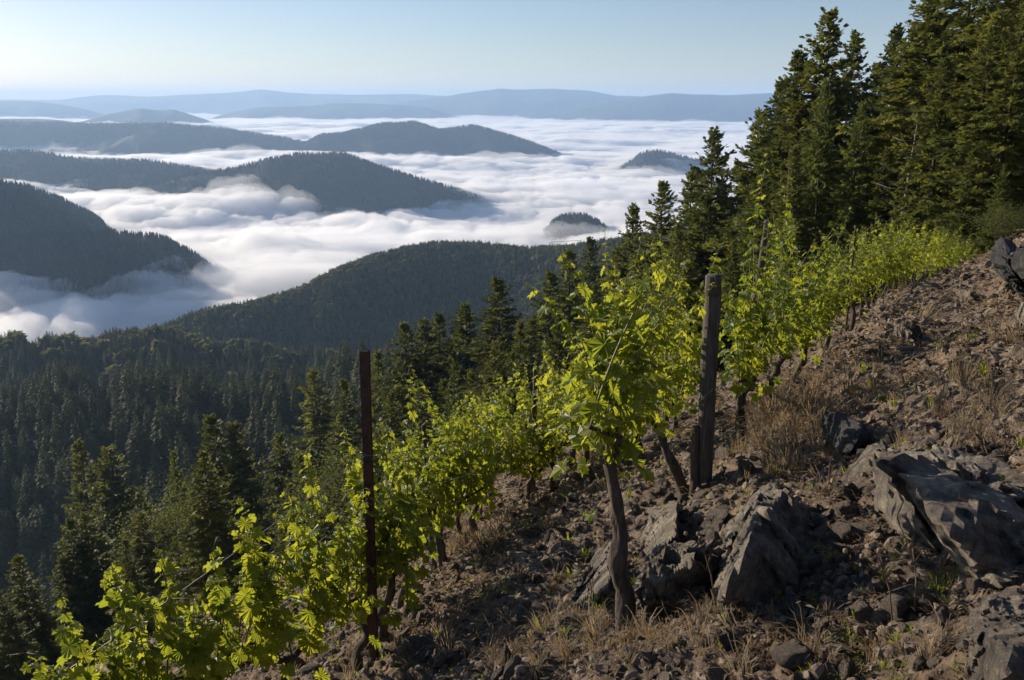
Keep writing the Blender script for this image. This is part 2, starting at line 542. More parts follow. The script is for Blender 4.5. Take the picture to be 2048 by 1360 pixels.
# ---------------------------------------------------------------- haze and the sea of fog
hz, nt, out = mat('valley_haze')
pv = nd(nt, 'ShaderNodeVolumePrincipled')
pv.inputs['Color'].default_value = (0.47, 0.69, 1.0, 1)
pv.inputs['Density'].default_value = 6.6e-5
pv.inputs['Anisotropy'].default_value = 0.15
nt.links.new(pv.outputs[0], out.inputs['Volume'])
bmv = bmesh.new()
bmesh.ops.create_cube(bmv, size=1)
for v_ in bmv.verts:
    v_.co = Vector((v_.co.x * 68100, v_.co.y * 68100, 400 if v_.co.z > 0 else -1750))
mev = bpy.data.meshes.new('haze')
bmv.to_mesh(mev)
bmv.free()
link('haze', mev, hz, kind='stuff')

FOGZ = -408.0
fg, nt, out = mat('valley_fog')
fv = nd(nt, 'ShaderNodeVolumePrincipled')
fv.inputs['Color'].default_value = (1.0, 0.998, 0.995, 1)
fv.inputs['Density'].default_value = 0.016
fv.inputs['Anisotropy'].default_value = 0.25
nt.links.new(fv.outputs[0], out.inputs['Volume'])


def fog_height(X, Y):
    wx, wy = X + 160 * fbm(X / 700, Y / 700, seed=60, oct=2), Y + 160 * fbm(X / 700, Y / 700, seed=61, oct=2)
    R = np.hypot(X, Y)
    z = 30 * fbm(wx / 1500, wy / 700, seed=62, oct=3)
    near = np.clip((9000 - R) / 6000, 0.25, 1)

    def puff(x, y, sd):          # rounded heads with creases between them
        return 1 - (1 - np.minimum(np.abs(noise(x, y, seed=sd)) * 1.35, 1)) ** 2
    p1 = 0.5 + 0.5 * fbm(wx / 520, wy / 300, seed=63, oct=2)
    p2 = puff(wx / 210, wy / 140, 64)
    p3 = puff((wx + 20 * p2) / 95, (wy - 25 * p2) / 72, 65)
    p4 = puff(wx / 44, wy / 36, 67)
    fr = fbm((wx + 30 * p3) / 150, (wy + 20 * p3) / 85, seed=68, oct=5, gain=0.62)
    z = z + 26 * fr * (0.35 + 0.65 * near)
    z = z + 66 * (p1 - 0.5) + 30 * (p2 - 0.6) * (0.35 + 0.9 * p1) * near + 15 * (p3 - 0.6) * near * (0.4 + 0.8 * p2) + 7 * (p4 - 0.6) * near
    z = z + np.clip((R - 7000) / 9000, 0, 1) * 36 * fbm(X / 3600, Y / 1400, seed=66, oct=3)
    return FOGZ + z + np.interp(R, [0, 2600, 4200, 6000, 7500, 11500, 40000], [8, 0, 6, 36, 42, 118, 130]) + 26 * np.clip((-0.12 - np.arctan2(X, Y)) / 0.2, 0, 1) * np.clip((2500 - R) / 500, 0, 1) \
        + 34 * np.exp(-((X - 215) / 330) ** 2 - ((Y - 2420) / 260) ** 2)


# inner edge of the fog: behind the crest of the wooded spur and the dark ridge
def crest_range(S):
    c = S[:, S.shape[1] // 2]
    return np.arctan2(c[:, 0], c[:, 1]), np.hypot(c[:, 0], c[:, 1])


a1, r1 = crest_range(HILLS['wooded_spur'])
a2, r2 = crest_range(HILLS['dark_ridge'])
fa = np.concatenate([np.linspace(-0.85, -0.66, 30, endpoint=False), np.linspace(-0.66, 0.5, 620), np.linspace(0.505, 0.85, 50)])
edge = np.maximum(np.interp(fa, a1, r1, left=0), np.interp(fa, a2, r2)) + 40
edge = np.maximum(edge, 900)
edge = np.convolve(np.pad(edge, 12, mode='edge'), np.hanning(27)[1:-1] / np.hanning(27).sum(), mode='valid')
tt_ = np.linspace(0, 1, 480)
FR = edge[:, None] * (33000 / edge[:, None]) ** tt_[None]
FX, FY = FR * np.sin(fa)[:, None], FR * np.cos(fa)[:, None]
FZ = fog_height(FX, FY)
fade = np.clip((FR - edge[:, None]) / 120, 0, 1)
FZ = FZ * fade + (FOGZ - 60) * (1 - fade)

def fog_body(name, Z, bottom, m, step=1):
    fx, fy, Z = FX[::step, ::step], FY[::step, ::step], Z[::step, ::step]
    nfa, nfr = Z.shape
    top = np.stack([fx, fy, Z], -1).reshape(-1, 3)
    bord = np.concatenate([np.arange(nfr), np.arange(1, nfa) * nfr + nfr - 1, (nfa - 1) * nfr + np.arange(nfr - 2, -1, -1), np.arange(nfa - 2, 0, -1) * nfr])
    bot = top[bord].copy()
    bot[:, 2] = bottom
    V = np.concatenate([top, bot, [[0, 9000, bottom]]])
    F4 = grid_faces(nfa, nfr)
    nb, n0 = len(bord), len(top)
    i = np.arange(nb)
    j = (i + 1) % nb
    F = np.concatenate([F4[:, [0, 1, 2]], F4[:, [0, 2, 3]], np.stack([bord[i], bord[j], n0 + j], 1), np.stack([bord[i], n0 + j, n0 + i], 1),
                        np.stack([n0 + i, n0 + j, np.full(nb, n0 + nb)], 1)])
    return link(name, mesh_np(name, V, F), m, kind='stuff')


fog_body('fog', FZ, -660, fg)
# a thin veil of mist lying over the dense fog, fading its edges against the hills
mi, nt, out = mat('thin_mist')
fv = nd(nt, 'ShaderNodeVolumePrincipled')
fv.inputs['Color'].default_value = (0.97, 0.98, 1.0, 1)
fv.inputs['Density'].default_value = 0.0030
fv.inputs['Anisotropy'].default_value = 0.25
nt.links.new(fv.outputs[0], out.inputs['Volume'])
MZ = FZ - 4 + 95 * fbm(FX / 520, FY / 300, seed=71, oct=5, gain=.58)
MZ = MZ * fade + (FOGZ - 40) * (1 - fade)
fog_body('mist', MZ, -655, mi, 2)
#__STAGE1__
# ---------------------------------------------------------------- trees
def conifer(seed, h=24.0, rad=4.2, nb=130, fine=True, bare=0.08, droop=0.25, ragged=0.3, tip=1.0):
    """crown mesh (twig sprays along drooping branches) and tapered trunk mesh"""
    r = np.random.default_rng(seed)
    tr = MB()
    zz = np.linspace(-1.5, h * 0.985, 12)
    tr.tube(np.stack([0.12 * np.sin(zz * .3 + seed), 0.12 * np.cos(zz * .23), zz], 1), np.interp(zz, [-1.5, 1, h], [0.40, 0.32, 0.03]) * h / 24, 6)
    A, T, N, W, Ls = [], [], [], [], []
    for k in range(nb):
        t = bare + (1 - bare) * ((k + r.random()) / nb) ** 0.92
        az = k * 2.399 + r.normal(0, 0.35)
        L = rad * ((1 - t) ** 0.72) * (1 + ragged * r.normal()) + 0.25
        if t < bare + 0.12:
            L *= r.uniform(0.55, 1.0)
        L = max(L, 0.3)
        el = np.interp(t, [0, 0.45, 0.85, 1], [-0.22, 0.02, 0.45, 1.0]) + r.normal(0, 0.12)
        d = np.array([math.cos(az) * math.cos(el), math.sin(az) * math.cos(el), math.sin(el)])
        side = np.array([-math.sin(az), math.cos(az), 0])
        z0 = t * h
        ns = max(4, int(L / 0.27))
        f = np.linspace(0.12, 1, ns)
        P = np.array([0, 0, z0]) + f[:, None] * L * d + np.array([0, 0, 1]) * ((-droop * 1.2 * f ** 1.5 + droop * 0.75 * f ** 3) * L)[:, None]
        if L > 1.2:
            tr.tube(P[[0, ns // 2, -1]], [0.05, 0.03, 0.01], 3, cap=False)
        for q in range(ns):
            for sg in (-1, 1):
                ang = r.uniform(0.55, 1.1) * sg
                if q == ns - 1:
                    ang *= 0.3
                dd = d * math.cos(ang) + side * math.sin(ang) + np.array([0, 0, r.normal(-0.12, 0.22)])
                dd /= np.linalg.norm(dd)
                l = (0.30 * L * (1.15 - f[q]) + 0.28) * r.uniform(0.7, 1.25)
                A.append(P[q] + r.normal(0, 0.04, 3))
                T.append(dd)
                Ls.append(min(l, 1.5))
    # leader
    for k in range(10):
        A.append(np.array([0, 0, h * (0.93 + 0.007 * k)]))
        a = k * 2.4
        T.append(np.array([0.5 * math.cos(a), 0.5 * math.sin(a), 0.85]))
        Ls.append(0.4 * tip)
    A, T, Ls = np.array(A), np.array(T), np.array(Ls)
    n = len(A)
    out = MB()
    # every twig is a small herringbone: a core blade plus side blades, rolled at random
    roll = r.uniform(-0.9, 0.9, n)
    up = np.array([0, 0, 1.0])
    S = np.cross(T, up)
    S /= np.linalg.norm(S, axis=1)[:, None] + 1e-9
    U = np.cross(S, T)
    S2 = S * np.cos(roll)[:, None] + U * np.sin(roll)[:, None]

    def blade(base, dirv, sv, l, w):
        l, w = l[:, None], w[:, None]
        V = np.stack([base, base + dirv * l * .45 + sv * w, base + dirv * l, base + dirv * l * .45 - sv * w], 1)
        m_ = len(base)
        F = np.arange(m_)[:, None] * 4 + np.array([[0, 1, 2, 3]])
        out.add(V.reshape(-1, 3), F)
    blade(A, T, S2, Ls, 0.06 + 0.07 * Ls)
    k = (0.18, 0.4, 0.6, 0.82) if fine else (0.4,)
    for f_ in k:
        for sg in (-1, 1):
            dv = T * 0.72 + S2 * (0.66 * sg) + r.normal(0, 0.16, (n, 3))
            dv /= np.linalg.norm(dv, axis=1)[:, None]
            nv = np.cross(dv, np.cross(T, S2))
            nv /= np.linalg.norm(nv, axis=1)[:, None] + 1e-9
            blade(A + T * (Ls * f_)[:, None], dv, nv, Ls * (0.62 - 0.3 * f_) * (1.0 if fine else 1.5), (0.045 + 0.05 * Ls) * (1 if fine else 2.1))
    return out.mesh('crown', smooth=False), tr.mesh('trunk')


def broadleaf(seed, h=7.0, w=3.2, n=11000, leaf=0.085):
    r = np.random.default_rng(seed)
    tr = MB()
    tips = []
    tr.tube(np.array([[0, 0, -0.6], [0.1, 0, h * .2], [0.0, .15, h * .45]]), [0.16, 0.13, 0.1], 6)
    for k in range(14):
        a, e = k * 2.4, r.uniform(0.3, 1.3)
        p0 = np.array([0, 0.05, h * r.uniform(0.2, 0.45)])
        d = np.array([math.cos(a) * math.cos(e) * w * .75, math.sin(a) * math.cos(e) * w * .75, h * 0.52 * (0.35 + 0.65 * math.sin(e))])
        tr.tube(np.array([p0, p0 + d * .5 + [0, 0, .15], p0 + d]), [0.07, 0.045, 0.015], 4)
        tips.append(p0 + d * 0.92)
    tips = np.array(tips)
    c = tips[r.integers(0, len(tips), n)] + r.normal(0, 1, (n, 3)) * np.array([0.24 * w, 0.24 * w, 0.11 * h]) * r.uniform(0.3, 1, (n, 1))
    dv = r.normal(0, 1, (n, 3))
    dv /= np.linalg.norm(dv, axis=1)[:, None]
    sv = np.cross(dv, r.normal(0, 1, (n, 3)))
    sv /= np.linalg.norm(sv, axis=1)[:, None]
    l = leaf * r.uniform(0.6, 1.3, (n, 1))
    out = MB()
    V = np.stack([c, c + dv * l * .5 + sv * l * .42, c + dv * l, c + dv * l * .5 - sv * l * .42], 1)
    out.add(V.reshape(-1, 3), np.arange(n)[:, None] * 4 + np.array([[0, 1, 2, 3]]))
    return out.mesh('crown', smooth=False), tr.mesh('trunk')


TREE_H = 24.0
FINE = [conifer(100, 24, 5.2, 185, True, .06, .25, .26), conifer(101, 24, 4.5, 185, True, .05, .3, .22), conifer(102, 24, 5.7, 180, True, .08, .2, .33),
        conifer(103, 24, 5.0, 195, True, .04, .35, .28), conifer(104, 24, 4.2, 160, True, .12, .22, .36)]
YOUNG = [conifer(110, 24, 5.2, 150, True, .02, .12, .2), conifer(111, 24, 5.8, 140, True, .02, .1, .25)]
MID = [conifer(120, 24, 4.5, 95, False, .05, .25, .28), conifer(121, 24, 3.9, 95, False, .04, .3, .25), conifer(122, 24, 5.0, 90, False, .06, .2, .32)]
BROAD = [broadleaf(130), broadleaf(131)]
for c_, t_ in FINE + MID:
    c_.materials.append(M_CONIF)
    t_.materials.append(M_BARK)
for c_, t_ in YOUNG:
    c_.materials.append(M_YOUNG)
    t_.materials.append(M_BARK)
for c_, t_ in BROAD:
    c_.materials.append(M_BROAD)
    t_.materials.append(M_BARK)


def tree(name, proto, X, Y, h, label, cat, group=None, wide=1.0, rz=None, z=None, lean=0.0):
    o = bpy.data.objects.new(name, None)
    COL.objects.link(o)
    o.location = (X, Y, float(ground(X, Y)) if z is None else z)
    s = h / (7.0 if proto in BROAD else TREE_H)
    o.scale = (s * wide, s * wide, s)
    o.rotation_euler = (lean, lean * .6, rng.uniform(0, 6.28) if rz is None else rz)
    tag(o, label, cat, group)
    for nm, me_ in (('trunk', proto[1]), ('crown', proto[0])):
        c = bpy.data.objects.new(nm, me_)
        COL.objects.link(c)
        c.parent = o
    return o


def tree_to(u, v, Y, proto, label, group=None, wide=1.0, name='conifer', cat='conifer tree', lean=0.0):
    """a tree on the slope whose tip reaches the photo pixel (u, v) at distance Y"""
    P = at(u, v, Y)
    g = float(ground(P[0], P[1]))
    return tree(name, proto, P[0], P[1], P[2] - g, label, cat, group, wide, lean=lean)


F, YG = FINE, YOUNG
BIG = [  # (tip u, tip v, distance, crown form, width, label)
    (1660, 30, 74, F[2], 1.0, 'tall ragged conifer, the highest tip against open sky left of the dark wood'),
    (1602, 110, 76, F[0], 1.0, 'conifer close on the left of the tallest sky-topped conifer'),
    (1712, 75, 78, F[4], 1.0, 'conifer with a forked looking pointed top just right of the tallest sky-topped one'),
    (1795, 58, 70, F[1], 0.8, 'slender spire-like conifer standing in the sky gap before the dark wood'),
    (1752, 135, 84, F[0], 1.0, 'short-topped conifer in the notch left of the slender spire conifer'),
    (1563, 165, 80, F[1], 1.0, 'conifer whose tip just clears the far mountains at the edge of the wood'),
    (1522, 228, 82, F[2], 1.0, 'outermost full conifer of the wood, overlapping the fog with bushy crown'),
    (1640, 210, 66, F[3], 1.0, 'full dark green conifer before the tallest sky-topped one'),
    (1722, 208, 58, YG[0], 0.72, 'lighter green young conifer with a sharp tip at the middle of the wood'),
    (1668, 165, 62, YG[1], 0.6, 'light green young conifer behind the vine row, left of the sharp-tipped one'),
    (1540, 330, 64, YG[0], 0.85, 'broad light green young conifer at the wood edge behind the leaning post'),
    (1600, 300, 60, F[3], 0.85, 'conifer of middle height behind the tall vine shoots'),
    (1862, -10, 62, F[2], 1.1, 'tall conifer forming the left shoulder of the darkest wood'),
    (1905, -70, 60, F[0], 1.1, 'very tall conifer with its tip above the picture, second in the dark wood'),
    (1960, -110, 57, F[3], 1.15, 'very tall dense conifer in the darkest part of the wood'),
    (2018, -60, 52, F[2], 1.0, 'dark conifer near the edge of the picture with sunlit sprays'),
    (2052, 10, 44, F[1], 1.0, 'close conifer with light green branch ends beside the picture edge'),
    (1838, 190, 66, F[0], 1.0, 'conifer in shade left of the dead snag'),
    (1900, 120, 50, F[3], 0.9, 'shaded conifer right behind the dead snag'),
    (1980, 60, 48, F[0], 1.0, 'shaded conifer above the far end of the vine row'),
    (2110, -160, 54, F[3], 1.2, 'conifer mostly beyond the picture edge in the dark wood'),
    (2150, -40, 46, F[2], 1.1, 'conifer added beyond the picture edge to shade the slope'),  # out-of-frame tree added for its shade
    (1775, 300, 56, F[4], 0.9, 'thin dark conifer right of the sharp-tipped young one'),
    (1940, 300, 44, F[1], 0.9, 'low dark conifer behind the end of the vine row'),
    (2010, 330, 40, YG[0], 0.8, 'low bushy conifer behind the rock outcrop'),
    (1450, 265, 86, F[2], 0.95, 'lone tall conifer with open crown standing clear in front of the fog'),
    (1386, 345, 96, F[1], 1.0, 'narrow conifer left of the lone tall one, tip against the fog'),
    (1322, 370, 100, F[0], 1.0, 'symmetrical conifer with tip against the fog, third from the wood'),
    (1268, 415, 110, F[1], 0.9, 'small pointed conifer farthest out of those topping the fog'),
    (1420, 400, 84, F[3], 0.9, 'conifer below and left of the lone tall one'),
    (1350, 450, 82, YG[0], 0.7, 'conifer behind the tall vine shoots left of the round post'),
    (1240, 500, 112, F[2], 1.0, 'conifer below the farthest fog-topped one'),
    (1190, 480, 150, F[0], 0.9, 'conifer with tip on the crest line right of the wooded spur'),
    (1140, 505, 130, F[3], 1.0, 'conifer right of the pair on the slope'),
    (1092, 548, 120, F[1], 1.1, 'slim one of the two large conifers in the middle slope'),
    (1000, 560, 112, F[0], 1.2, 'large regular cone-shaped conifer in the middle slope'),
    (1050, 640, 100, F[3], 1.0, 'conifer between the two large ones of the middle slope'),
    (1120, 650, 84, YG[1], 0.6, 'lighter bushy conifer behind the thin steel stake'),
    (930, 610, 125, F[2], 1.0, 'conifer left of the large cone-shaped one'),
    (880, 630, 130, F[1], 1.0, 'conifer with soft light green top left in the middle slope group'),
    (848, 640, 125, F[3], 1.0, 'dark conifer, right of a pair beyond the rusty steel post'),
    (812, 652, 122, F[0], 1.0, 'dark conifer, left of a pair beyond the rusty steel post'),
    (755, 705, 140, F[1], 0.9, 'small conifer with its tip beside the top of the rusty steel post'),
    (690, 760, 150, F[0], 0.9, 'conifer just left of the rusty steel post'),
    (630, 745, 170, F[2], 0.9, 'tall conifer on the shaded slope a little left of the rusty steel post'),
    (560, 870, 105, F[0], 1.0, 'conifer with tidy cone crown above the low vine tops'),
    (470, 850, 112, F[3], 1.0, 'slim conifer with sunlit left side in the lower forest'),
    (430, 832, 115, F[1], 1.1, 'tall conifer, highest in the lower forest middle'),
    (290, 1010, 92, F[0], 0.9, 'conifer in front of the pale blossoming tree, left side sunlit'),
    (385, 985, 84, F[3], 0.9, 'conifer right of the pale blossoming tree in the lower forest'),
    (330, 905, 100, YG[0], 0.65, 'light green sunlit conifer in the lower forest'),
    (168, 1028, 84, F[2], 1.0, 'pale sunlit conifer near the dark hollow, with tall neighbour'),
    (126, 1050, 82, F[0], 1.0, 'conifer left of the pale sunlit one near the dark hollow'),
    (30, 1115, 70, F[3], 1.0, 'conifer at the picture edge beside the dark hollow'),
    (255, 1100, 72, F[1], 1.0, 'narrow conifer above the lowest vine tops'),
    (215, 900, 150, F[2], 1.0, 'lone conifer on the rim of the dark hollow'),
    (158, 885, 158, F[1], 0.9, 'small conifer on the rim of the dark hollow, farthest out'),
]
for u, v, Y, pr, w_, lb in BIG:
    tree_to(u, v, Y, pr, lb, 'conifers standing clear on the slope', w_, lean=rng.normal(0, 0.015))

tree_to(706, 912, 60, BROAD[0], 'round grey-green bush behind the rusty steel post', wide=1.6, name='bush', cat='bush')
tree_to(345, 978, 88, BROAD[1], 'pale blossoming broadleaf tree among the lower conifers', wide=.9, name='broadleaf_tree', cat='broadleaf tree')
for (u, v, Y, lb) in [(1850, 470, 46, 'dark leafy bush under the wood behind the last vines'), (1960, 470, 42, 'leafy bush below the dark wood at the end of the vine row'),
                      (1760, 475, 52, 'leafy bush in shade behind the middle of the far vines'), (2030, 400, 34, 'green leafy bush above the rock outcrop')]:
    tree_to(u, v, Y, BROAD[int(u) % 2], lb, wide=1.7, name='bush', cat='bush')

# dead snag with bleached branches
sn = MB()
P0 = at(1834, 235, 52)
gz = float(ground(P0[0], P0[1]))
H = P0[2] - gz
sn.tube(np.array([[0, 0, -1], [0.05, 0.1, H * .5], [0.1, 0, H]]), [0.3, 0.2, 0.04], 8)
snag = tag(bpy.data.objects.new('dead_tree', None), 'dead snag with bare bleached branches standing before the dark wood', 'dead tree')
COL.objects.link(snag)
snag.location = (P0[0], P0[1], gz)
link('trunk', sn.mesh('trunk'), M_SNAG, snag)
for k in range(22):
    zb = H * (0.35 + 0.6 * (k / 22))
    a, L = k * 2.3 + rng.normal(0, .3), rng.uniform(1.0, 2.7) * (1.1 - 0.5 * k / 22)
    d = np.array([math.cos(a), math.sin(a), rng.uniform(-0.1, 0.25)])
    side = np.array([-d[1], d[0], 0.25])
    b_ = MB()
    b_.tube(np.array([[0, 0, zb], [0, 0, zb] + d * L * .5 + [0, 0, -.06 * L], [0, 0, zb] + d * L + [0, 0, .05 * L]]), [0.05, 0.032, 0.012], 5)
    for f_ in (0.45, 0.7):
        b_.tube(np.array([[0, 0, zb] + d * L * f_ + [0, 0, -.05 * L], [0, 0, zb] + d * L * (f_ + .2) + side * L * .22 * rng.choice([-1, 1])]), [0.022, 0.008], 4)
    link('branch', b_.mesh('branch'), M_SNAG, snag)

TREEMARKS = [((1660, 30), 'the tallest sky-topped conifer'), ((1795, 58), 'the slender spire conifer'), ((1720, 208), 'the sharp-tipped young conifer'), ((1834, 235), 'the dead snag'), ((1450, 265), 'the lone tall conifer'),
             ((1386, 345), 'the narrow conifer against the fog'), ((1322, 370), 'the symmetrical conifer against the fog'), ((1268, 415), 'the farthest fog-topped conifer'), ((1000, 560), 'the large cone-shaped conifer'), ((1092, 548), 'the slim large conifer'),
             ((728, 701), 'the rusty steel post top'), ((706, 912), 'the round grey-green bush'), ((345, 978), 'the pale blossoming tree'), ((430, 832), 'the highest lower-forest conifer'), ((560, 870), 'the tidy cone conifer'),
             ((168, 1028), 'the pale sunlit conifer'), ((30, 1115), 'the conifer at the picture edge'), ((215, 900), 'the lone conifer on the hollow rim'), ((1071, 733), 'the short reddish post top'), ((1427, 550), 'the round wooden post top'),
             ((1205, 638), 'the thin steel stake top'), ((1540, 440), 'the slanting wooden post top'), ((1970, 530), 'the end of the vine row'), ((880, 630), 'the soft light green conifer'), ((630, 745), 'the tall shaded-slope conifer'), ((490, 1000), 'the single top vine leaf')]
# the rest of the forest on this slope: each its own tree, kept below the photographed tree line
vu = np.array([(-300, 1180), (0, 1140), (60, 1150), (100, 1090), (150, 1050), (200, 1050), (260, 990), (330, 950), (400, 880), (470, 870), (560, 890), (620, 800), (700, 800), (760, 760), (820, 690), (900, 660),
               (1000, 640), (1100, 620), (1180, 560), (1250, 520), (1300, 470), (1380, 430), (1450, 390), (1500, 330), (1560, 200), (1640, 110), (1740, 140), (1830, 60), (1870, -30), (2050, -120), (2500, -200)], float)
n_made, tries = 0, 0
occ = []
while n_made < 285 and tries < 20000:
    tries += 1
    u, Y = (rng.uniform(-260, 2200) if tries % 3 else rng.uniform(760, 1500)), 42 + 200 * rng.random() ** 1.35
    if u > 1500 and Y < 40 + (2200 - u) * 0.035:
        continue
    d = ray(u, 700)
    X = d[0] / d[1] * Y * rng.uniform(0.98, 1.02)
    if X > 62 or (Y < 60 and X < -34) or (u < 1300 and Y < 55):
        continue
    g = float(ground(X, Y))
    h = rng.uniform(11, 24) if u < 1480 else rng.uniform(14, 31)
    # where would its tip be seen
    c, s = math.cos(PITCH), math.sin(PITCH)
    zt = g + h
    dep = Y * c - zt * s
    tu, tv = 1024 + FPX * X / dep, 680 - FPX * (Y * s + zt * c) / dep
    lim = np.interp(tu, vu[:, 0], vu[:, 1])
    if tv < lim + 10 or tv > lim + 420:
        continue
    if any((X - a) ** 2 + (Y - b) ** 2 < ((2.3 if u < 1480 else 1.9) + 0.012 * Y) ** 2 for a, b in occ):
        continue
    occ.append((X, Y))
    gr = 'conifers inside the tall wood' if tu > 1480 else 'conifers of the slope wood' if tu > 760 else 'conifers of the lower forest'
    pr = (FINE if Y < 120 else MID)[rng.integers(0, 3)]
    if rng.random() < 0.1:
        pr = YOUNG[rng.integers(0, 2)]
    wd = rng.uniform(0.85, 1.15)
    base = ('tall' if h > 19 else 'low' if h < 14 else 'middling') + (' broad' if wd > 1.06 else ' slim' if wd < .94 else '') + (' light green' if pr in YOUNG else ' dark green') + ' conifer'
    tree('conifer', pr, X, Y, h, where(base, tu, tv, TREEMARKS), 'conifer tree', gr, wd * (0.75 if pr in YOUNG else 1))
    n_made += 1


# ---- far woods: masses of trees nobody could count
def instancer(name, P, S, R, meshes, kind='stuff', tilt=None):
    """one object: a cloud of points that carries an instance of one of the meshes on each"""
    coll = bpy.data.collections.new(name + '_forms')
    for k, me_ in enumerate(meshes):
        coll.objects.link(bpy.data.objects.new(name + '_form', me_))
    me = bpy.data.meshes.new(name)
    me.vertices.add(len(P))
    me.vertices.foreach_set('co', np.asarray(P, np.float32).ravel())
    a = me.attributes.new('size', 'FLOAT_VECTOR', 'POINT')
    S = np.asarray(S, np.float32)
    if S.ndim == 1:
        S = np.repeat(S[:, None], 3, 1)
    a.data.foreach_set('vector', S.ravel())
    a = me.attributes.new('turn', 'FLOAT_VECTOR', 'POINT')
    R = np.asarray(R, np.float32)
    if R.ndim == 1:
        R = np.stack([np.zeros_like(R), np.zeros_like(R), R], 1)
    a.data.foreach_set('vector', R.ravel())
    ng = bpy.data.node_groups.new(name, 'GeometryNodeTree')
    ng.interface.new_socket('Geometry', in_out='INPUT', socket_type='NodeSocketGeometry')
    ng.interface.new_socket('Geometry', in_out='OUTPUT', socket_type='NodeSocketGeometry')
    gi, go = ng.nodes.new('NodeGroupInput'), ng.nodes.new('NodeGroupOutput')
    ci = ng.nodes.new('GeometryNodeCollectionInfo')
    ci.inputs['Collection'].default_value = coll
    ci.inputs['Separate Children'].default_value = True
    ci.inputs['Reset Children'].default_value = True
    iop = ng.nodes.new('GeometryNodeInstanceOnPoints')
    iop.inputs['Pick Instance'].default_value = True
    at_s = ng.nodes.new('GeometryNodeInputNamedAttribute')
    at_s.data_type = 'FLOAT_VECTOR'
    at_s.inputs['Name'].default_value = 'size'
    at_r = ng.nodes.new('GeometryNodeInputNamedAttribute')
    at_r.data_type = 'FLOAT_VECTOR'
    at_r.inputs['Name'].default_value = 'turn'
    e2r = ng.nodes.new('FunctionNodeEulerToRotation')
    ng.links.new(gi.outputs[0], iop.inputs['Points'])
    ng.links.new(ci.outputs[0], iop.inputs['Instance'])
    ng.links.new(at_s.outputs[0], iop.inputs['Scale'])
    ng.links.new(at_r.outputs[0], e2r.inputs[0])
    ng.links.new(e2r.outputs[0], iop.inputs['Rotation'])
    ng.links.new(iop.outputs[0], go.inputs[0])
    o = bpy.data.objects.new(name, me)
    COL.objects.link(o)
    md = o.modifiers.new('spread', 'NODES')
    md.node_group = ng
    o['kind'] = kind
    return o


def cheap_conifer(seed, h=1.0, rad=0.2, tiers=7):
    r = np.random.default_rng(seed)
    o_ = MB()
    for k in range(tiers):
        z0 = h * (0.08 + 0.86 * k / tiers)
        z1 = min(h, z0 + h * 0.30)
        rr_ = rad * (1 - k / tiers) ** 0.85 * r.uniform(0.85, 1.15) + 0.012
        n = 9
        a = np.linspace(0, 2 * np.pi, n, endpoint=False) + r.uniform(0, 1)
        q = rr_ * r.uniform(0.55, 1.25, n)
        V = np.concatenate([np.stack([np.cos(a) * q, np.sin(a) * q, z0 - 0.05 * q / rad + r.normal(0, .02, n)], 1), [[0, 0, z1]]])
        o_.add(V, np.stack([np.arange(n), (np.arange(n) + 1) % n, np.full(n, n)], 1))
    return o_.mesh('far_conifer', smooth=False)


def cheap_round(seed, n=60):
    r = np.random.default_rng(seed)
    c = r.normal(0, 1, (n, 3))
    c /= np.linalg.norm(c, axis=1)[:, None]
    c = c * np.array([0.3, 0.3, 0.28]) * r.uniform(.75, 1.05, (n, 1)) + [0, 0, 0.42]
    a, b = r.normal(0, .1, (n, 3)), r.normal(0, .1, (n, 3))
    V = np.stack([c - a, c + b, c + a, c - b], 1)
    o_ = MB()
    o_.add(V.reshape(-1, 3), np.arange(n)[:, None] * 4 + np.array([[0, 1, 2, 3]]))
    return o_.mesh('far_oak', smooth=False)


CHEAP = [cheap_conifer(k, 1.0, w_) for k, w_ in enumerate((0.17, 0.2, 0.23, 0.15))]
CHEAPR = [cheap_round(k) for k in range(2)]
for me_ in CHEAP:
    me_.materials.append(M_DISTCON)
for me_ in CHEAPR:
    me_.materials.append(M_FARCON)


def on_surface(S, n, r, lo=0.0, hi=0.62):
    """random points on a hill sheet (mostly its near side), even by area"""
    nu, nv = S.shape[:2]
    j0, j1 = int(lo * (nv - 1)), int(hi * (nv - 1))
    Q = S[:, j0:j1 + 1]
    e1, e2 = Q[1:, :-1] - Q[:-1, :-1], Q[:-1, 1:] - Q[:-1, :-1]
    ar = np.linalg.norm(np.cross(e1, e2), axis=2)
    p = (ar / ar.sum()).ravel()
    k = r.choice(len(p), n, p=p)
    ii, jj = np.unravel_index(k, ar.shape)
    a, b = r.random(n)[:, None], r.random(n)[:, None]
    return (Q[ii, jj] * (1 - a) * (1 - b) + Q[ii + 1, jj] * a * (1 - b) + Q[ii, jj + 1] * (1 - a) * b + Q[ii + 1, jj + 1] * a * b)


def in_view(P, margin=250):
    c, s = math.cos(PITCH), math.sin(PITCH)
    dep = P[:, 1] * c - P[:, 2] * s
    u = 1024 + FPX * P[:, 0] / dep
    return (u > -margin) & (u < 2048 + margin)


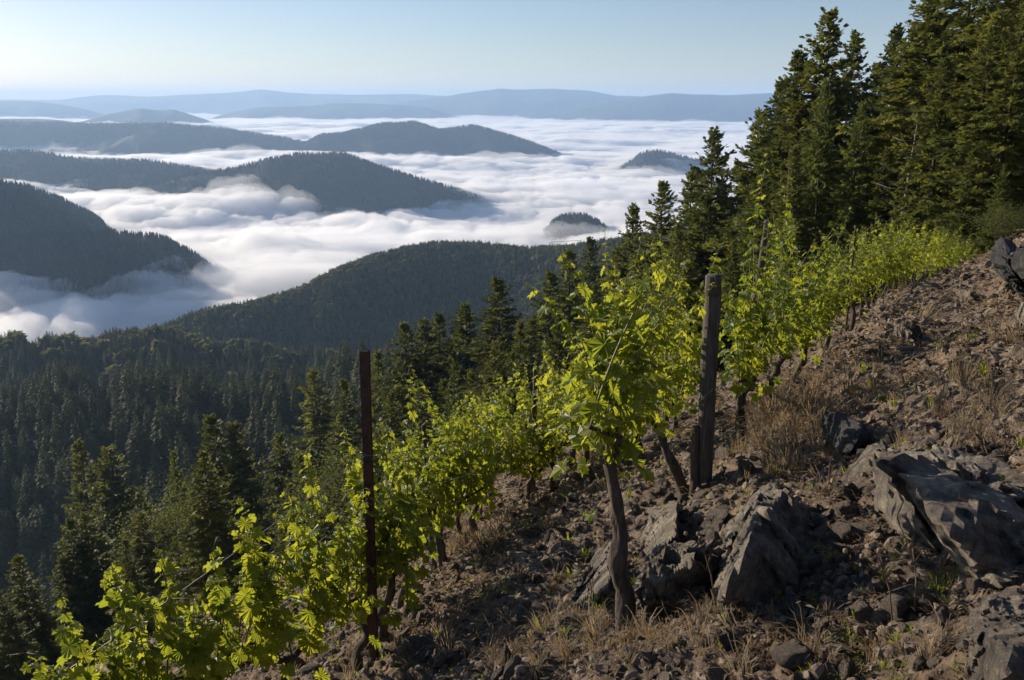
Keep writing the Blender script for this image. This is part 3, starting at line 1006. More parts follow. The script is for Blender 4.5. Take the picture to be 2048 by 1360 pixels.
def tiered_conifer(seed, rad=0.2, tiers=13):
    """whorls of jagged drooping branch fans"""
    r = np.random.default_rng(seed)
    o_ = MB()
    o_.tube(np.array([[0, 0, -.05], [0, 0, .9]]), [0.014, 0.004], 5)
    for k in range(tiers):
        z0 = 0.06 + 0.9 * (k / tiers) ** 0.9
        q0 = rad * (1 - (k + .2) / tiers) ** 0.8 * r.uniform(0.85, 1.15) + 0.014
        n = r.integers(9, 13)
        for a in np.linspace(0, 2 * np.pi, n, endpoint=False) + r.uniform(0, 6):
            L = q0 * r.uniform(0.78, 1.18)
            d = np.array([math.cos(a), math.sin(a), 0])
            sd = np.array([-d[1], d[0], 0]) * L * r.uniform(.2, .34)
            b = np.array([0, 0, z0 + .04 + 0.02 * r.normal()])
            t_ = b + d * L + [0, 0, -L * r.uniform(-.1, .35)]
            mid_ = b + d * L * .55 + [0, 0, L * .06]
            o_.add([b, mid_ + sd, t_, mid_ - sd, mid_ + [0, 0, L * .14]], [[0, 1, 4], [1, 2, 4], [2, 3, 4], [3, 0, 4]])
    return o_.mesh('far_conifer', smooth=False)


TIER = [tiered_conifer(500 + k, w_) for k, w_ in enumerate((0.17, 0.2, 0.235, 0.19))]
for me_ in TIER:
    me_.materials.append(M_FARCON)
MIDC = [p[0] for p in MID]
for name, key, n, hh, forms, lo, hi, zmin in [
    ('forest', 'hollow_ridge', 2300, (15, 28), 'mid', 0.0, 0.95, -1e9),
    ('forest', 'dark_ridge', 7500, (9, 21), 'cheap', 0.0, 0.9, -1e9),
    ('forest', 'wooded_spur', 26000, (8, 19), 'cheap', 0.05, 0.66, -450),
    ('forest', 'west_spur', 7000, (10, 17), 'cheap', 0.1, 0.62, -450),
    ('forest', 'west_knoll', 6000, (11, 18), 'cheap', 0.1, 0.62, -450),
    ('forest', 'near_islet', 1500, (10, 17), 'cheap', 0.1, 0.7, -450),
    ('forest', 'middle_hill', 7000, (12, 19), 'cheap', 0.2, 0.62, -440),
    ('forest', 'west_ridge', 5000, (12, 19), 'cheap', 0.2, 0.62, -440),
    ('forest', 'islet', 1800, (13, 20), 'cheap', 0.2, 0.62, -440),
    ('forest', 'twin_hill', 6000, (14, 21), 'cheap', 0.3, 0.6, -440),
    ('forest', 'long_ridge', 4500, (13, 20), 'cheap', 0.3, 0.6, -440)]:
    r_ = np.random.default_rng(hash(key) % 1000 if False else sum(map(ord, key)))
    P = on_surface(HILLS[key], n, r_, lo, hi)
    P = P[in_view(P) & (P[:, 2] > zmin)]
    clump = fbm(P[:, 0] / 90, P[:, 1] / 90, seed=88, oct=3)
    h = r_.uniform(*hh, len(P)) * (1 + 0.25 * clump)
    P[:, 2] -= 0.6
    wide = r_.uniform(0.85, 1.25, len(P)) * (1.2 if forms == 'mid' else 1)
    if forms == 'mid':
        S_ = np.stack([h * wide, h * wide, h], 1)
        ms = TIER
    else:
        S_ = np.stack([h * wide, h * wide, h], 1)
        ms = TIER + CHEAPR[:1] if key in ('wooded_spur', 'dark_ridge') else CHEAP
    instancer(name, P, S_, r_.uniform(0, 6.28, len(P)), ms)
#__STAGE2__
# ---------------------------------------------------------------- vines
def project(P):
    c, s = math.cos(PITCH), math.sin(PITCH)
    dep = P[1] * c - P[2] * s
    return 1024 + FPX * P[0] / dep, 680 - FPX * (P[1] * s + P[2] * c) / dep, dep


def gpt(u, v):
    P = hit(u, v)
    return np.array([P[0], P[1], float(ground(P[0], P[1]))])


def leaf_mesh(seed, droop, light=False):
    r = np.random.default_rng(seed)
    half = [(180, .12), (163, .60), (146, .70), (134, .68), (122, .84), (112, .78), (100, .74), (89, .60), (80, .76), (68, .80), (57, .97), (47, .86), (37, .80), (27, .64), (18, .82), (10, .86), (0, 1.06)]
    if light:
        half = [(180, .1), (150, .66), (122, .82), (92, .6), (57, .96), (28, .64), (0, 1.05)]
    pts = [(a, q) for a, q in half] + [(-a, q) for a, q in half[-2:0:-1]]
    a = np.radians([p_[0] for p_ in pts]) + r.normal(0, 0.03, len(pts))
    q = np.array([p_[1] for p_ in pts]) * r.normal(1, 0.07, len(pts))
    x, y = np.cos(a) * q, np.sin(a) * q
    tooth = np.array([(1 if k % 2 else -1) for k in range(len(pts))])
    z = -0.20 * x * np.abs(x) + r.uniform(0.05, 0.28) * np.abs(y) - 0.18 * y * y + 0.05 * tooth + r.normal(0, 0.05, len(pts))
    V = np.stack([x, y, z], 1)
    V = np.concatenate([[[0, 0, 0]], V])
    n = len(pts)
    F = np.stack([np.zeros(n, int), 1 + np.arange(n), 1 + (np.arange(n) + 1) % n], 1)
    ca, sa = math.cos(droop), math.sin(droop)
    V = np.stack([V[:, 0] * ca + V[:, 2] * sa, V[:, 1], -V[:, 0] * sa + V[:, 2] * ca], 1)
    pl = 0.75
    V[:, 0] += pl
    V[:, 2] += 0.12
    o_ = MB()
    o_.add(V, F)
    w = 0.022
    o_.add([[0, w, 0], [0, -w, 0], [pl * .6, -w, .12], [pl * .6, w, .12], [pl, -w, .12], [pl, w, .12]], [[0, 1, 2, 3], [3, 2, 4, 5]])
    me_ = o_.mesh('leaf', smooth=False)
    me_.materials.append(M_LEAF)
    return me_, V, F


LEAVES = [leaf_mesh(200 + k, dr) for k, dr in enumerate((0.25, 0.5, 0.75, 0.95, 1.2, 0.6, 1.0, 0.1))]
LIGHT = [leaf_mesh(230 + k, dr, True) for k, dr in enumerate((0.3, 0.6, 0.9, 1.2, 0.7))]


def vine(base, row, label, group, size=1.0, n_leaf=280, n_ind=280, head=0.62, width=0.82, tall=1.15, seed=0, tr_r=0.05, lean=(0, 0), bend=0.08, hero=False):
    r = np.random.default_rng(1000 + seed)
    root = tag(bpy.data.objects.new('grapevine', None), label, 'grapevine', group)
    COL.objects.link(root)
    root.location = tuple(base)
    row = np.array([row[0], row[1], row[2]])
    # gnarled trunk with old arms
    tb = MB()
    nk = 34 if np.linalg.norm(base) < 9 else 11
    zz = np.linspace(-0.15, head, nk)
    k = np.linspace(0, 1, nk)
    cx = lean[0] * k + bend * np.sin(k * 5 + seed) * k
    cyv = lean[1] * k + bend * np.cos(k * 4.3 + seed * 2) * k - bend * k
    R = tr_r * (1.15 - 0.3 * k) * (1 + 0.13 * noise(k * 9, k * 0 + seed, seed=seed) + 0.1 * noise(k * 21, k * 0, seed=seed + 3))
    cx, cyv = cx + 0.025 * noise(k * 6, k * 0, seed=seed + 4), cyv + 0.025 * noise(k * 6, k * 0 + 5, seed=seed + 4)
    R[0] *= 1.25
    R[-1] *= 1.25
    TP = np.stack([cx, cyv, zz], 1)
    tb.tube(TP, R, 18 if nk > 20 else 9)
    top = TP[-1]
    arms = []
    for sg in (-1, 1):
        A = np.array([top - [0, 0, .05], top + row * sg * width * .4 + [r.normal(0, .03), r.normal(0, .03), .13], top + row * sg * width * .85 + [r.normal(0, .05), r.normal(0, .05), .2]])
        tb.tube(A, [tr_r * .7, tr_r * .42, tr_r * .25], 6)
        arms.append(A)
    me_ = tb.mesh('trunk')
    # bark relief
    co = np.empty(len(me_.vertices) * 3, np.float32)
    me_.vertices.foreach_get('co', co)
    co = co.reshape(-1, 3)
    kz = np.clip((co[:, 2] + .15) / (head + .15), 0, 1)
    ax = np.stack([np.interp(kz, k, cx), np.interp(kz, k, cyv)], 1)
    dr_ = co[:, :2] - ax
    ang = np.arctan2(dr_[:, 1], dr_[:, 0]) + co[:, 2] * 1.5
    flute = fbm(np.cos(ang) * 3.2, np.sin(ang) * 3.2, co[:, 2] * 5, seed=seed, oct=3)
    m_ = np.linalg.norm(dr_, axis=1) < tr_r * 2
    co[m_, :2] += dr_[m_] * (flute[m_] * 0.5)[:, None]
    me_.vertices.foreach_set('co', co.ravel())
    link('trunk', me_, M_VBARK, root)
    cb = MB()
    shoots = []
    ns = max(9, min(20, int(n_leaf / 19)))
    for q in range(ns):
        f = (q + r.random()) / ns * 2 - 1
        A = arms[0] if f < 0 else arms[1]
        p0 = A[0] + (A[2] - A[0]) * abs(f)
        L = tall * r.uniform(0.45, 1.05) * (1.25 if q % 6 == 2 else 1)
        out_ = np.array([-row[1], row[0], 0]) * r.normal(0, 0.20) + row * r.normal(0, 0.16) + np.array([0, 0, 1.0])
        bow = np.array([r.normal(0, .12), r.normal(0, .12), -0.05])
        if hero and q == ns - 3:
            L, out_, bow, p0 = 1.8, np.array([0.02, 0.02, 1.0]), np.array([0.03, 0, 0]), np.array([0.36, 0.0, head * .9])
        t = np.linspace(0, 1, 8)
        SP = p0 + t[:, None] * L * out_ + (t ** 2)[:, None] * L * bow
        if r.random() < 0.3:
            SP[-3:] += np.array([r.normal(0, .05), r.normal(0, .05), -.02]) * np.array([0.3, 0.6, 1.0])[:, None]
        cb.tube(SP, np.linspace(0.0065, 0.002, 8), 5)
        # curling tip
        e = SP[-1]
        cb.tube(np.array([e, e + [r.normal(0, .03), r.normal(0, .03), .03], e + [r.normal(0, .05), r.normal(0, .05), .035]]), [0.002, 0.0015, 0.0008], 3)
        shoots.append((SP, L))
    link('canes', cb.mesh('canes'), M_CANE, root)
    # leaves
    items = []
    tot = sum(L for _, L in shoots)
    for SP, L in shoots:
        m_ = max(5, int(round(n_leaf * L / tot)))
        az0 = r.uniform(0, 6.28)
        for q in range(m_):
            t = min(1.0, ((q + r.uniform(0.1, 0.9)) / m_) ** 0.88)
            x = t * 7
            i0 = min(6, int(x))
            p = SP[i0] * (1 - (x - i0)) + SP[i0 + 1] * (x - i0)
            az = az0 + q * 2.6 + r.normal(0, 0.5)
            sc = np.interp(t, [0, .25, .6, .85, .95, 1.0], [.068, .074, .066, .048, .03, .018]) * r.uniform(0.65, 1.25) * size
            el = r.uniform(-0.15, 0.6)
            if t < 0.45 and r.random() < 0.5:      # side shoots fill the body of the vine
                p = p + np.array([math.cos(az), math.sin(az), r.normal(-.3, .6)]) * r.uniform(0.03, 0.24)
            items.append((p, az, el, sc, r.normal(0, 0.45)))
    r.shuffle(items)
    fol = MB()
    for q, (p, az, el, sc, roll) in enumerate(items):
        M = Matrix.Rotation(az, 4, 'Z') @ Matrix.Rotation(-el, 4, 'Y') @ Matrix.Rotation(roll, 4, 'X')
        if q < n_ind:
            o = bpy.data.objects.new('leaf', LEAVES[r.integers(0, len(LEAVES))][0])
            COL.objects.link(o)
            o.parent = root
            o.matrix_local = Matrix.Translation(p) @ M @ Matrix.Scale(sc, 4)
        else:
            _, V, F = LIGHT[r.integers(0, len(LIGHT))]
            Mn = np.array(M.to_3x3()) * sc
            fol.add(V @ Mn.T + p, F)
    if fol.n:
        link('foliage', fol.mesh('foliage', smooth=False), M_LEAF, root, kind='stuff')
    return root


def gxy(x, y):
    return np.array([x, y, float(ground(x, y))])


ROW_A = [(gxy(-3.05, 2.75), 'lowest grapevine of the near row, cut by the bottom left corner'),
         (gxy(-2.5, 3.3), 'second lowest grapevine of the near row with thin pale shoot tips'),
         (gxy(-1.98, 3.9), 'grapevine with large sunlit leaves low in the near row'),
         (gxy(-1.52, 4.5), 'grapevine with tall shoot topped by one large leaf, left of the rusty steel post'),
         (gxy(-1.13, 5.05), 'grapevine entwined with the rusty steel post, one shoot rising beside its top'),
         (gxy(-1.0, 6.3), 'grapevine right behind the rusty steel post'),
         (gpt(866, 1160), 'grapevine with two bare stems showing right of the rusty steel post'),
         (gxy(-0.62, 9.2), 'grapevine with a yellow leaf at its highest tip, middle of the near row'),
         (gpt(955, 1050), 'grapevine on a pale thin stake before the two trunks of the near row'),
         (gpt(1062, 1000), 'grapevine tied to the short reddish wooden post'),
         (gxy(1.0, 12.4), 'grapevine next beyond the short reddish wooden post'),
         (gpt(1268, 955), 'grapevine with pale stake half hidden behind the thick trunk'),
         (gpt(1105, 985), 'grapevine filling the gap right of the short reddish wooden post'),
         (gpt(1180, 972), 'grapevine in the gap left of the thick black trunk, set back'),
         (gxy(-.82, 8.4), 'grapevine squeezed between the two-stemmed vine and the yellow-tipped one'),
         (gxy(-.52, 9.9), 'grapevine squeezed between the yellow-tipped vine and the pale thin stake'),
         (gxy(-1.06, 5.7), 'grapevine pressed close against the rusty steel post on its right'),
         (gpt(1040, 985), 'grapevine just left of the short reddish wooden post'),
         (gxy(2.3, 10.6), 'grapevine hidden behind the round wooden post')]
TALL_A = [0.72, 0.8, 0.86, 0.9, 1.0, 1.12, 1.3, 1.6, 1.55, 1.25, 1.3, 1.5, 1.6, 1.6, 1.3, 1.45, 0.95, 1.6, 1.5]
ROW_B = [(gpt(1247, 1272), 'grapevine with the thick black trunk nearest to the tilted rock slabs'),
         (gpt(1372, 985), 'grapevine whose leaning trunk stands left of the round wooden post'),
         (gpt(1484, 880), 'tall grapevine right behind the round wooden post with big leaves on top'),
         (gpt(1540, 805), 'grapevine with broad dark trunk above the dry grass tussock'),
         (gpt(1592, 760), 'grapevine with slim bare trunk, second beyond the dry grass tussock'),
         (gpt(1645, 715), 'grapevine with one low yellow leaf at the foot of its trunk'),
         (gpt(1700, 662), 'grapevine beside the thin dark stake of the upper row')]
far_pts = np.array([gpt(1700, 662)[:2], [8.4, 18.0], [10.6, 21.5], [13.3, 25.5], [17.0, 30.5], [20.8, 36.0]])
seg = np.concatenate([[0], np.cumsum(np.linalg.norm(np.diff(far_pts, axis=0), axis=1))])
far_s = np.arange(1.4, seg[-1], 1.45)
FAR_LB = ['first', 'second', 'third', 'fourth', 'fifth', 'sixth', 'seventh', 'eighth', 'ninth', 'tenth', 'eleventh', 'twelfth', 'thirteenth', 'fourteenth', 'fifteenth', 'sixteenth', 'seventeenth', 'eighteenth', 'nineteenth', 'twentieth']
for k, s_ in enumerate(far_s):
    x, y = np.interp(s_, seg, far_pts[:, 0]), np.interp(s_, seg, far_pts[:, 1])
    ROW_B.append((gxy(x, y), 'grapevine of the far upper row, %s beyond the thin dark stake' % FAR_LB[min(k, 19)]))

for rowname, row, gname in (('a', ROW_A, 'grapevines of the lower row'), ('b', ROW_B, 'grapevines of the upper row')):
    for k, (b, lb) in enumerate(row):
        nx = row[min(k + 1, len(row) - 1)][0] if k + 1 < len(row) else b * 2 - row[k - 1][0]
        pv_ = row[max(k - 1, 0)][0]
        dr = nx - pv_
        if np.linalg.norm(dr[:2]) > 4 or np.linalg.norm(dr) < 1e-3:
            dr = np.array([.6, .78, -.1])
        dr = dr / np.linalg.norm(dr)
        dist = np.linalg.norm(b)
        n_ind = 300 if dist < 9.2 else 110 if dist < 14.5 else 50 if dist < 20 else 0
        n_leaf = 500 if dist < 16 else 360 if dist < 22 else 200
        if rowname == 'a' and k < 6:
            n_leaf = 300
        kw = dict(n_leaf=n_leaf, n_ind=n_ind, seed=k + (50 if rowname == 'b' else 0), tr_r=rng.uniform(.03, .042), tall=rng.uniform(1.05, 1.3) if dist < 20 else rng.uniform(1.1, 1.55), size=1.0 if dist < 20 else 1.3)
        if rowname == 'b' and k == 0:
            kw.update(head=1.0, tr_r=0.037, lean=(-0.07, 0.06), bend=0.03, width=0.34, tall=0.9, n_leaf=230, size=.9)
        if rowname == 'b' and k == 1:
            kw.update(head=0.7, tr_r=0.042, lean=(-0.2, 0.1), tall=1.75, width=.8)
        if rowname == 'b' and k in (2, 3):
            kw.update(tall=1.75, head=0.66, tr_r=0.045)
        if rowname == 'a' and k < len(TALL_A):
            kw.update(tall=TALL_A[k], hero=(k == 4))
        vine(b, dr, lb, gname, **kw)
vine(gpt(2046, 500) + np.array([0.6, 0.6, 0.1]), np.array([.6, .78, -.1]), 'single grapevine with yellowish leaves above the rock outcrop at the edge', None, n_leaf=260, n_ind=30, seed=90, tall=1.0)

# ---------------------------------------------------------------- posts, stakes and wires
def post(name, bu, bv, tu, tv, rad, m, label, kind='round', group=None, cat='post'):
    B = gpt(bu, bv)
    T = at(tu, tv, B[1] + 0.03)
    root = tag(bpy.data.objects.new(name, None), label, cat, group)
    COL.objects.link(root)
    root.location = tuple(B)
    d = T - B
    o_ = MB()
    t = np.linspace(-0.12, 1, 14)
    if kind == 'round':
        P = t[:, None] * d + np.stack([0.004 * np.sin(t * 9), 0.004 * np.cos(t * 7), 0 * t], 1)
        rr_ = rad * (1.04 - 0.06 * t) * (1 + 0.02 * np.sin(t * 23))
        o_.tube(P[:-1], rr_[:-1], 14, cap=False)
        o_.tube(np.array([P[-2], P[-1] - d / np.linalg.norm(d) * 0.01, P[-1]]), [rr_[-1], rr_[-1] * 0.98, rr_[-1] * .82], 14)
        link('shaft', o_.mesh('shaft'), m, root)
    else:
        # rolled steel U section with flanges, open to one side
        w = rad
        prof = np.array([(-w, .6 * w), (-w * .8, .6 * w), (-w * .62, -.5 * w), (w * .62, -.5 * w), (w * .8, .6 * w), (w, .6 * w), (w, .48 * w), (w * .86, .44 * w), (w * .7, -.66 * w), (-w * .7, -.66 * w), (-w * .86, .44 * w), (-w, .48 * w)])
        n = len(prof)
        V = np.concatenate([np.stack([prof[:, 0], prof[:, 1], np.zeros(n)], 1) + d * tt for tt in (-0.1, 1.0)])
        Fq = np.array([[k, (k + 1) % n, n + (k + 1) % n, n + k] for k in range(n)])
        o_.add(V, Fq)
        capi = [(0, 1, 10), (0, 10, 11), (1, 2, 9), (1, 9, 10), (2, 3, 8), (2, 8, 9), (3, 4, 7), (3, 7, 8), (4, 5, 6), (4, 6, 7)]
        o_.add(V[n:], np.array(capi))
        link('shaft', o_.mesh('shaft', smooth=False), m, root)
        hb = MB()
        for q in range(9):
            hb.tube(np.array([d * (0.3 + 0.075 * q) + [0, -w * .66, 0], d * (0.3 + 0.075 * q) + [0, -w * 1.0, .012]]), [0.006, 0.004], 5)
        link('wire_lugs', hb.mesh('wire_lugs'), m, root)
    return B, T


PA, PAT = post('steel_post', 749, 1345, 728, 701, 0.034, M_RUST, 'tall rusty brown steel post with flanged profile in the near vine row', 'steel')
PB, PBT = post('wooden_post', 1406, 975, 1427, 550, 0.068, M_WOOD, 'thick round weathered wooden post standing among the vines above the tilted slabs')
post('wooden_post', 1470, 885, 1535, 440, 0.032, M_WOOD, 'slanting wooden post rising out of the tall vine behind the thick round post')
post('wooden_post', 1065, 1000, 1071, 733, 0.035, M_WOOD, 'short reddish wooden post in the middle of the near row')
post('wooden_post', 1776, 600, 1780, 476, 0.05, M_WOOD, 'short pale-topped wooden post deep in the far upper row', group=None)
post('vine_stake', 1690, 672, 1712, 452, 0.02, M_RUST, 'thin dark steel stake rising above the far upper row', cat='stake')
post('vine_stake', 1236, 1225, 1205, 638, 0.011, M_RUST, 'thin steel stake rising from the thick black vine trunk', cat='stake')
post('vine_stake', 869, 1165, 846, 850, 0.022, M_WOOD, 'dark wooden stake by the vine with two bare stems', cat='stake')
post('vine_stake', 884, 1155, 866, 1000, 0.02, M_WOOD, 'short wooden stake, right one beside the dark stake', cat='stake')
post('vine_stake', 961, 1052, 963, 880, 0.022, M_WOOD, 'pale thin stake in the middle of the near row', cat='stake')
post('vine_stake', 1268, 958, 1266, 860, 0.02, M_SNAG, 'short pale stake half hidden behind the thick black trunk', cat='stake')
post('vine_stake', 1388, 985, 1392, 850, 0.036, M_VBARK, 'short dark stub post touching the round wooden post', cat='stake')


def wire(P, label, r=0.003):
    o_ = MB()
    Q = []
    for a, b in zip(P[:-1], P[1:]):
        t = np.linspace(0, 1, 12, endpoint=False)[:, None]
        Q.append(a + (b - a) * t - np.array([0, 0, 1]) * (0.06 * 4 * t * (1 - t)))
    Q.append(np.array([P[-1]]))
    o_.tube(np.concatenate(Q), r, 5)
    tag(link('trellis_wire', o_.mesh('trellis_wire'), M_WIRE), label, 'wire')


dA = (PAT - PA)
wire([gxy(-3.3, 2.4) + [0, 0, .95], PA + dA * 0.70 + [0, -.03, 0], gpt(1065, 1000) + [0, 0, 1.2], gxy(1.9, 13.6) + [0, 0, 1.1]], 'upper trellis wire of the near row, tied to the rusty steel post')
wire([gxy(-3.3, 2.4) + [0, 0, .65], PA + dA * 0.55 + [0, -.03, 0], gpt(1065, 1000) + [0, 0, .9], gxy(1.9, 13.6) + [0, 0, .8]], 'second trellis wire of the near row, below the upper one')
wire([gpt(1245, 1250) + [-.1, .1, .95], PB + [0, -.07, .95], gpt(1484, 880) + [0, 0, .95], gpt(1645, 715) + [0, 0, .95], gpt(1776, 600) + [0, 0, .95]], 'trellis wire of the upper row, passing the round wooden post')
# wire ties on the steel post
for q, f_ in ((0, 0.70), (1, 0.55)):
    o_ = MB()
    a = np.linspace(0, 2 * np.pi, 15)
    o_.tube(PA + dA * f_ + np.stack([0.045 * np.cos(a), 0.03 * np.sin(a), 0.012 * np.sin(2 * a)], 1), 0.003, 4, cap=False)
    tag(link('wire_tie', o_.mesh('wire_tie'), M_WIRE), ('upper' if q == 0 else 'lower') + ' loop of tie wire wrapped round the rusty steel post', 'wire tie')

# ---------------------------------------------------------------- rocks
from mathutils.geometry import convex_hull_2d


def hull_planes(P):
    bm = bmesh.new()
    for p in P:
        bm.verts.new(p)
    bmesh.ops.convex_hull(bm, input=bm.verts)
    bm.faces.ensure_lookup_table()
    N, D = [], []
    bm.normal_update()
    c = P.mean(0)
    for f in bm.faces:
        n = np.array(f.normal)
        d = n @ np.array(f.verts[0].co)
        if n @ c > d:
            n, d = -n, -d
        N.append(n)
        D.append(d)
    bm.free()
    return np.array(N), np.array(D)


_ico = {}


def ico(sub):
    if sub not in _ico:
        bm = bmesh.new()
        bmesh.ops.create_icosphere(bm, subdivisions=sub, radius=1)
        bm.verts.ensure_lookup_table()
        V = np.array([v_.co[:] for v_ in bm.verts])
        F = np.array([[v_.index for v_ in f.verts] for f in bm.faces])
        bm.free()
        _ico[sub] = (V, F)
    return _ico[sub]


def relief(V, Nrm, size, seed, rough, strata=None):
    q = V / size
    d = 0.055 * fbm(q[:, 0] * 2.3, q[:, 1] * 2.3, q[:, 2] * 2.3, seed=seed, oct=4, gain=.55)
    rg = 1 - np.abs(fbm(q[:, 0] * 4, q[:, 1] * 4, q[:, 2] * 4, seed=seed + 5, oct=4, gain=.6))
    d += 0.065 * (rg - .7)
    r9 = 1 - np.abs(fbm(q[:, 0] * 9, q[:, 1] * 9, q[:, 2] * 9, seed=seed + 7, oct=3, gain=.6))
    d += 0.06 * (r9 - .75) * (0.4 + 0.6 * np.clip(1.5 * noise(q[:, 0] * 1.7, q[:, 1] * 1.7, q[:, 2] * 1.7, seed=seed + 8) + .5, 0, 1))
    d += 0.024 * fbm(q[:, 0] * 28, q[:, 1] * 28, q[:, 2] * 28, seed=seed + 9, oct=2)
    rr_ = np.random.default_rng(seed + 77)
    for nc, kk in ((22, .30), (150, .36), (700, .46)):
        C = q[rr_.integers(0, len(q), nc)]
        best, bi = np.full(len(q), 1e9), np.zeros(len(q), int)
        for a in range(0, nc, 50):
            D2 = ((q[:, None] - C[None, a:a + 50]) ** 2).sum(2)
            m_ = D2.min(1)
            i_ = D2.argmin(1) + a
            w_ = m_ < best
            best[w_], bi[w_] = m_[w_], i_[w_]
        G_ = rr_.normal(0, 1, (nc, 3)) * kk
        d += np.clip(((q - C[bi]) * G_[bi]).sum(1) + rr_.normal(0, .010, nc)[bi] * (22 / nc) ** .25, -.07, .07)
        if len(q) < 5000:
            break
    if strata is not None:
        s_ = q @ strata
        s_ = s_ * 9 + 1.2 * fbm(q[:, 0] * 3, q[:, 1] * 3, q[:, 2] * 3, seed=seed + 11, oct=3)
        st = np.floor(s_) + np.clip((s_ - np.floor(s_)) * 4 - 1.5, 0, 1)
        d += 0.07 * noise(st * 3.7, 0 * st, seed=seed + 13)
    return V + Nrm * (d * size * rough)[:, None]


def hull_rock(pts, label, seed, sub=5, rough=1.0, m=None, strata=None, cat='rock', name='rock', group=None, soft=0.03):
    """angular rock: convex shape through (u, v, height above slope) points, broken up by relief"""
    P = []
    for u, v, h in pts:
        P.append(hit(u, v, h) + np.array([0, 0, 0.0]))
    P = np.array(P)
    c = P.mean(0)
    N, D = hull_planes(P)
    S, F = ico(sub)
    ext = np.maximum(P.max(0) - P.min(0), 0.05)
    d = S * ext
    d /= np.linalg.norm(d, axis=1)[:, None]
    nd_ = d @ N.T
    t = (D - N @ c)[None] / np.where(nd_ > 1e-6, nd_, 1e-9)
    t = np.where(nd_ > 1e-6, t, 1e9)
    t0 = t.min(1)
    k = 1 / (soft * ext.mean())
    t = -np.log(np.exp(-(np.minimum(t, t0[:, None] + 5) - t0[:, None]) * k).sum(1)) / k + t0
    t = np.maximum(t, t0 * 0.6)
    V = d * t[:, None]
    V = relief(V, d, ext.mean(), seed, rough, strata)
    o = link(name, mesh_np(name, V, F, smooth=False), m or M_ROCK, loc=tuple(c))
    tag(o, label, cat, group)
    return o


ST = np.array([0.55, 0.3, 0.75])
hull_rock([(1674, 985, -.06), (1686, 1012, -.1), (1765, 1076, -.1), (1868, 1118, -.1), (1900, 1080, -.1), (1820, 900, -.06), (1740, 905, -.05), (1742, 892, .17), (1705, 940, .10),
           (1785, 955, .27), (1835, 1040, .24), (1868, 1092, .08), (1800, 930, .2), (1720, 985, .06)],
          'sunlit crumbling rock slab below the largest one, its face turned to the vines', 1, 6, .7, strata=ST, name='rock_slab', cat='rock slab', soft=.005)
hull_rock([(1840, 1030, .04), (1872, 1090, -.02), (1935, 1175, -.12), (1985, 1215, -.15), (2120, 1210, -.2), (2200, 1050, -.2), (2090, 950, -.08), (1960, 895, -.05), (1800, 880, .0),
           (1780, 915, .30), (1810, 950, .40), (1868, 1020, .42), (1925, 1090, .34), (1970, 1160, .10), (1890, 900, .18), (2040, 990, .18)],
          'largest tilted rock slab with broad dark top and narrow sunlit rim', 21, 6, .6, strata=ST, name='rock_slab', cat='rock slab', soft=.005)
hull_rock([(1402, 1232, -.05), (1438, 1120, -.02), (1498, 1000, -.04), (1525, 975, .05), (1532, 990, .40), (1562, 992, .38), (1488, 1095, .46), (1438, 1195, .33), (1422, 1240, .08),
           (1600, 1015, .10), (1655, 1090, -.02), (1648, 1160, -.08), (1600, 1245, -.12), (1440, 1255, -.12), (1560, 1130, .16)],
          'dark triangular rock slab with a narrow sunlit left edge', 2, 6, .42, strata=ST, name='rock_slab', cat='rock slab', soft=.005)
hull_rock([(1290, 1245, -.05), (1288, 1180, .28), (1292, 1130, .36), (1330, 1100, .38), (1425, 1106, .28), (1420, 1160, .05), (1380, 1220, .02), (1310, 1260, -.05), (1300, 1270, -.1), (1280, 1240, -.1), (1440, 1140, -.1), (1330, 1085, -.05)],
          'ridged dark rock slab just right of the thick black vine trunk', 3, 6, .7, strata=np.array([.8, .1, .9]), name='rock_slab', cat='rock slab', soft=.005)
hull_rock([(1285, 1105, .0), (1308, 1015, .2), (1352, 1010, .22), (1354, 1070, .18), (1300, 1120, .04), (1270, 1120, -.1), (1365, 1095, -.1), (1360, 1010, -.06), (1300, 1015, -.1)],
          'pale upright slab with sunlit face above the ridged dark slab', 4, 6, .3, strata=ST, name='rock_slab', cat='rock slab', soft=.005)
hull_rock([(1108, 1262, -.02), (1120, 1245, .05), (1195, 1100, .22), (1218, 1092, .24), (1215, 1170, .22), (1210, 1240, .0), (1160, 1280, -.1), (1170, 1235, .1), (1195, 1095, -.1), (1235, 1110, -.1)],
          'tilted slab with sunlit streaked top left of the thick black vine trunk', 5, 6, .4, strata=np.array([.9, -.1, .5]), name='rock_slab', cat='rock slab', soft=.005)
hull_rock([(1634, 850, .05), (1648, 818, .27), (1665, 815, .30), (1735, 850, .16), (1755, 880, .0), (1690, 915, -.02), (1660, 895, .02), (1640, 870, -.06), (1720, 860, -.1), (1660, 870, -.2)],
          'dark pointed boulder standing alone right of the dry grass tussock', 6, 5, .55, m=M_DROCK, name='boulder', cat='boulder', soft=.02)
hull_rock([(1900, 1370, -.05), (1913, 1300, .10), (1945, 1215, .14), (1985, 1172, .16), (2045, 1160, .1), (2095, 1250, .12), (2075, 1400, .05), (1955, 1440, .0), (1975, 1260, .24), (2015, 1330, .25), (1945, 1400, -.2), (2115, 1300, -.2)],
          'grey lichen-spotted boulder cut by the bottom right corner', 7, 6, .55, name='boulder', cat='boulder', soft=.03)
hull_rock([(1385, 1078, -.02), (1392, 1062, .06), (1430, 1012, .09), (1455, 1008, .06), (1458, 1030, .02), (1420, 1075, .0), (1400, 1085, -.06), (1450, 1045, -.06)],
          'long rounded stone leaning up the slope beside the dark triangular slab', 8, 5, .7, m=M_STONE, name='stone', cat='stone', soft=.06)
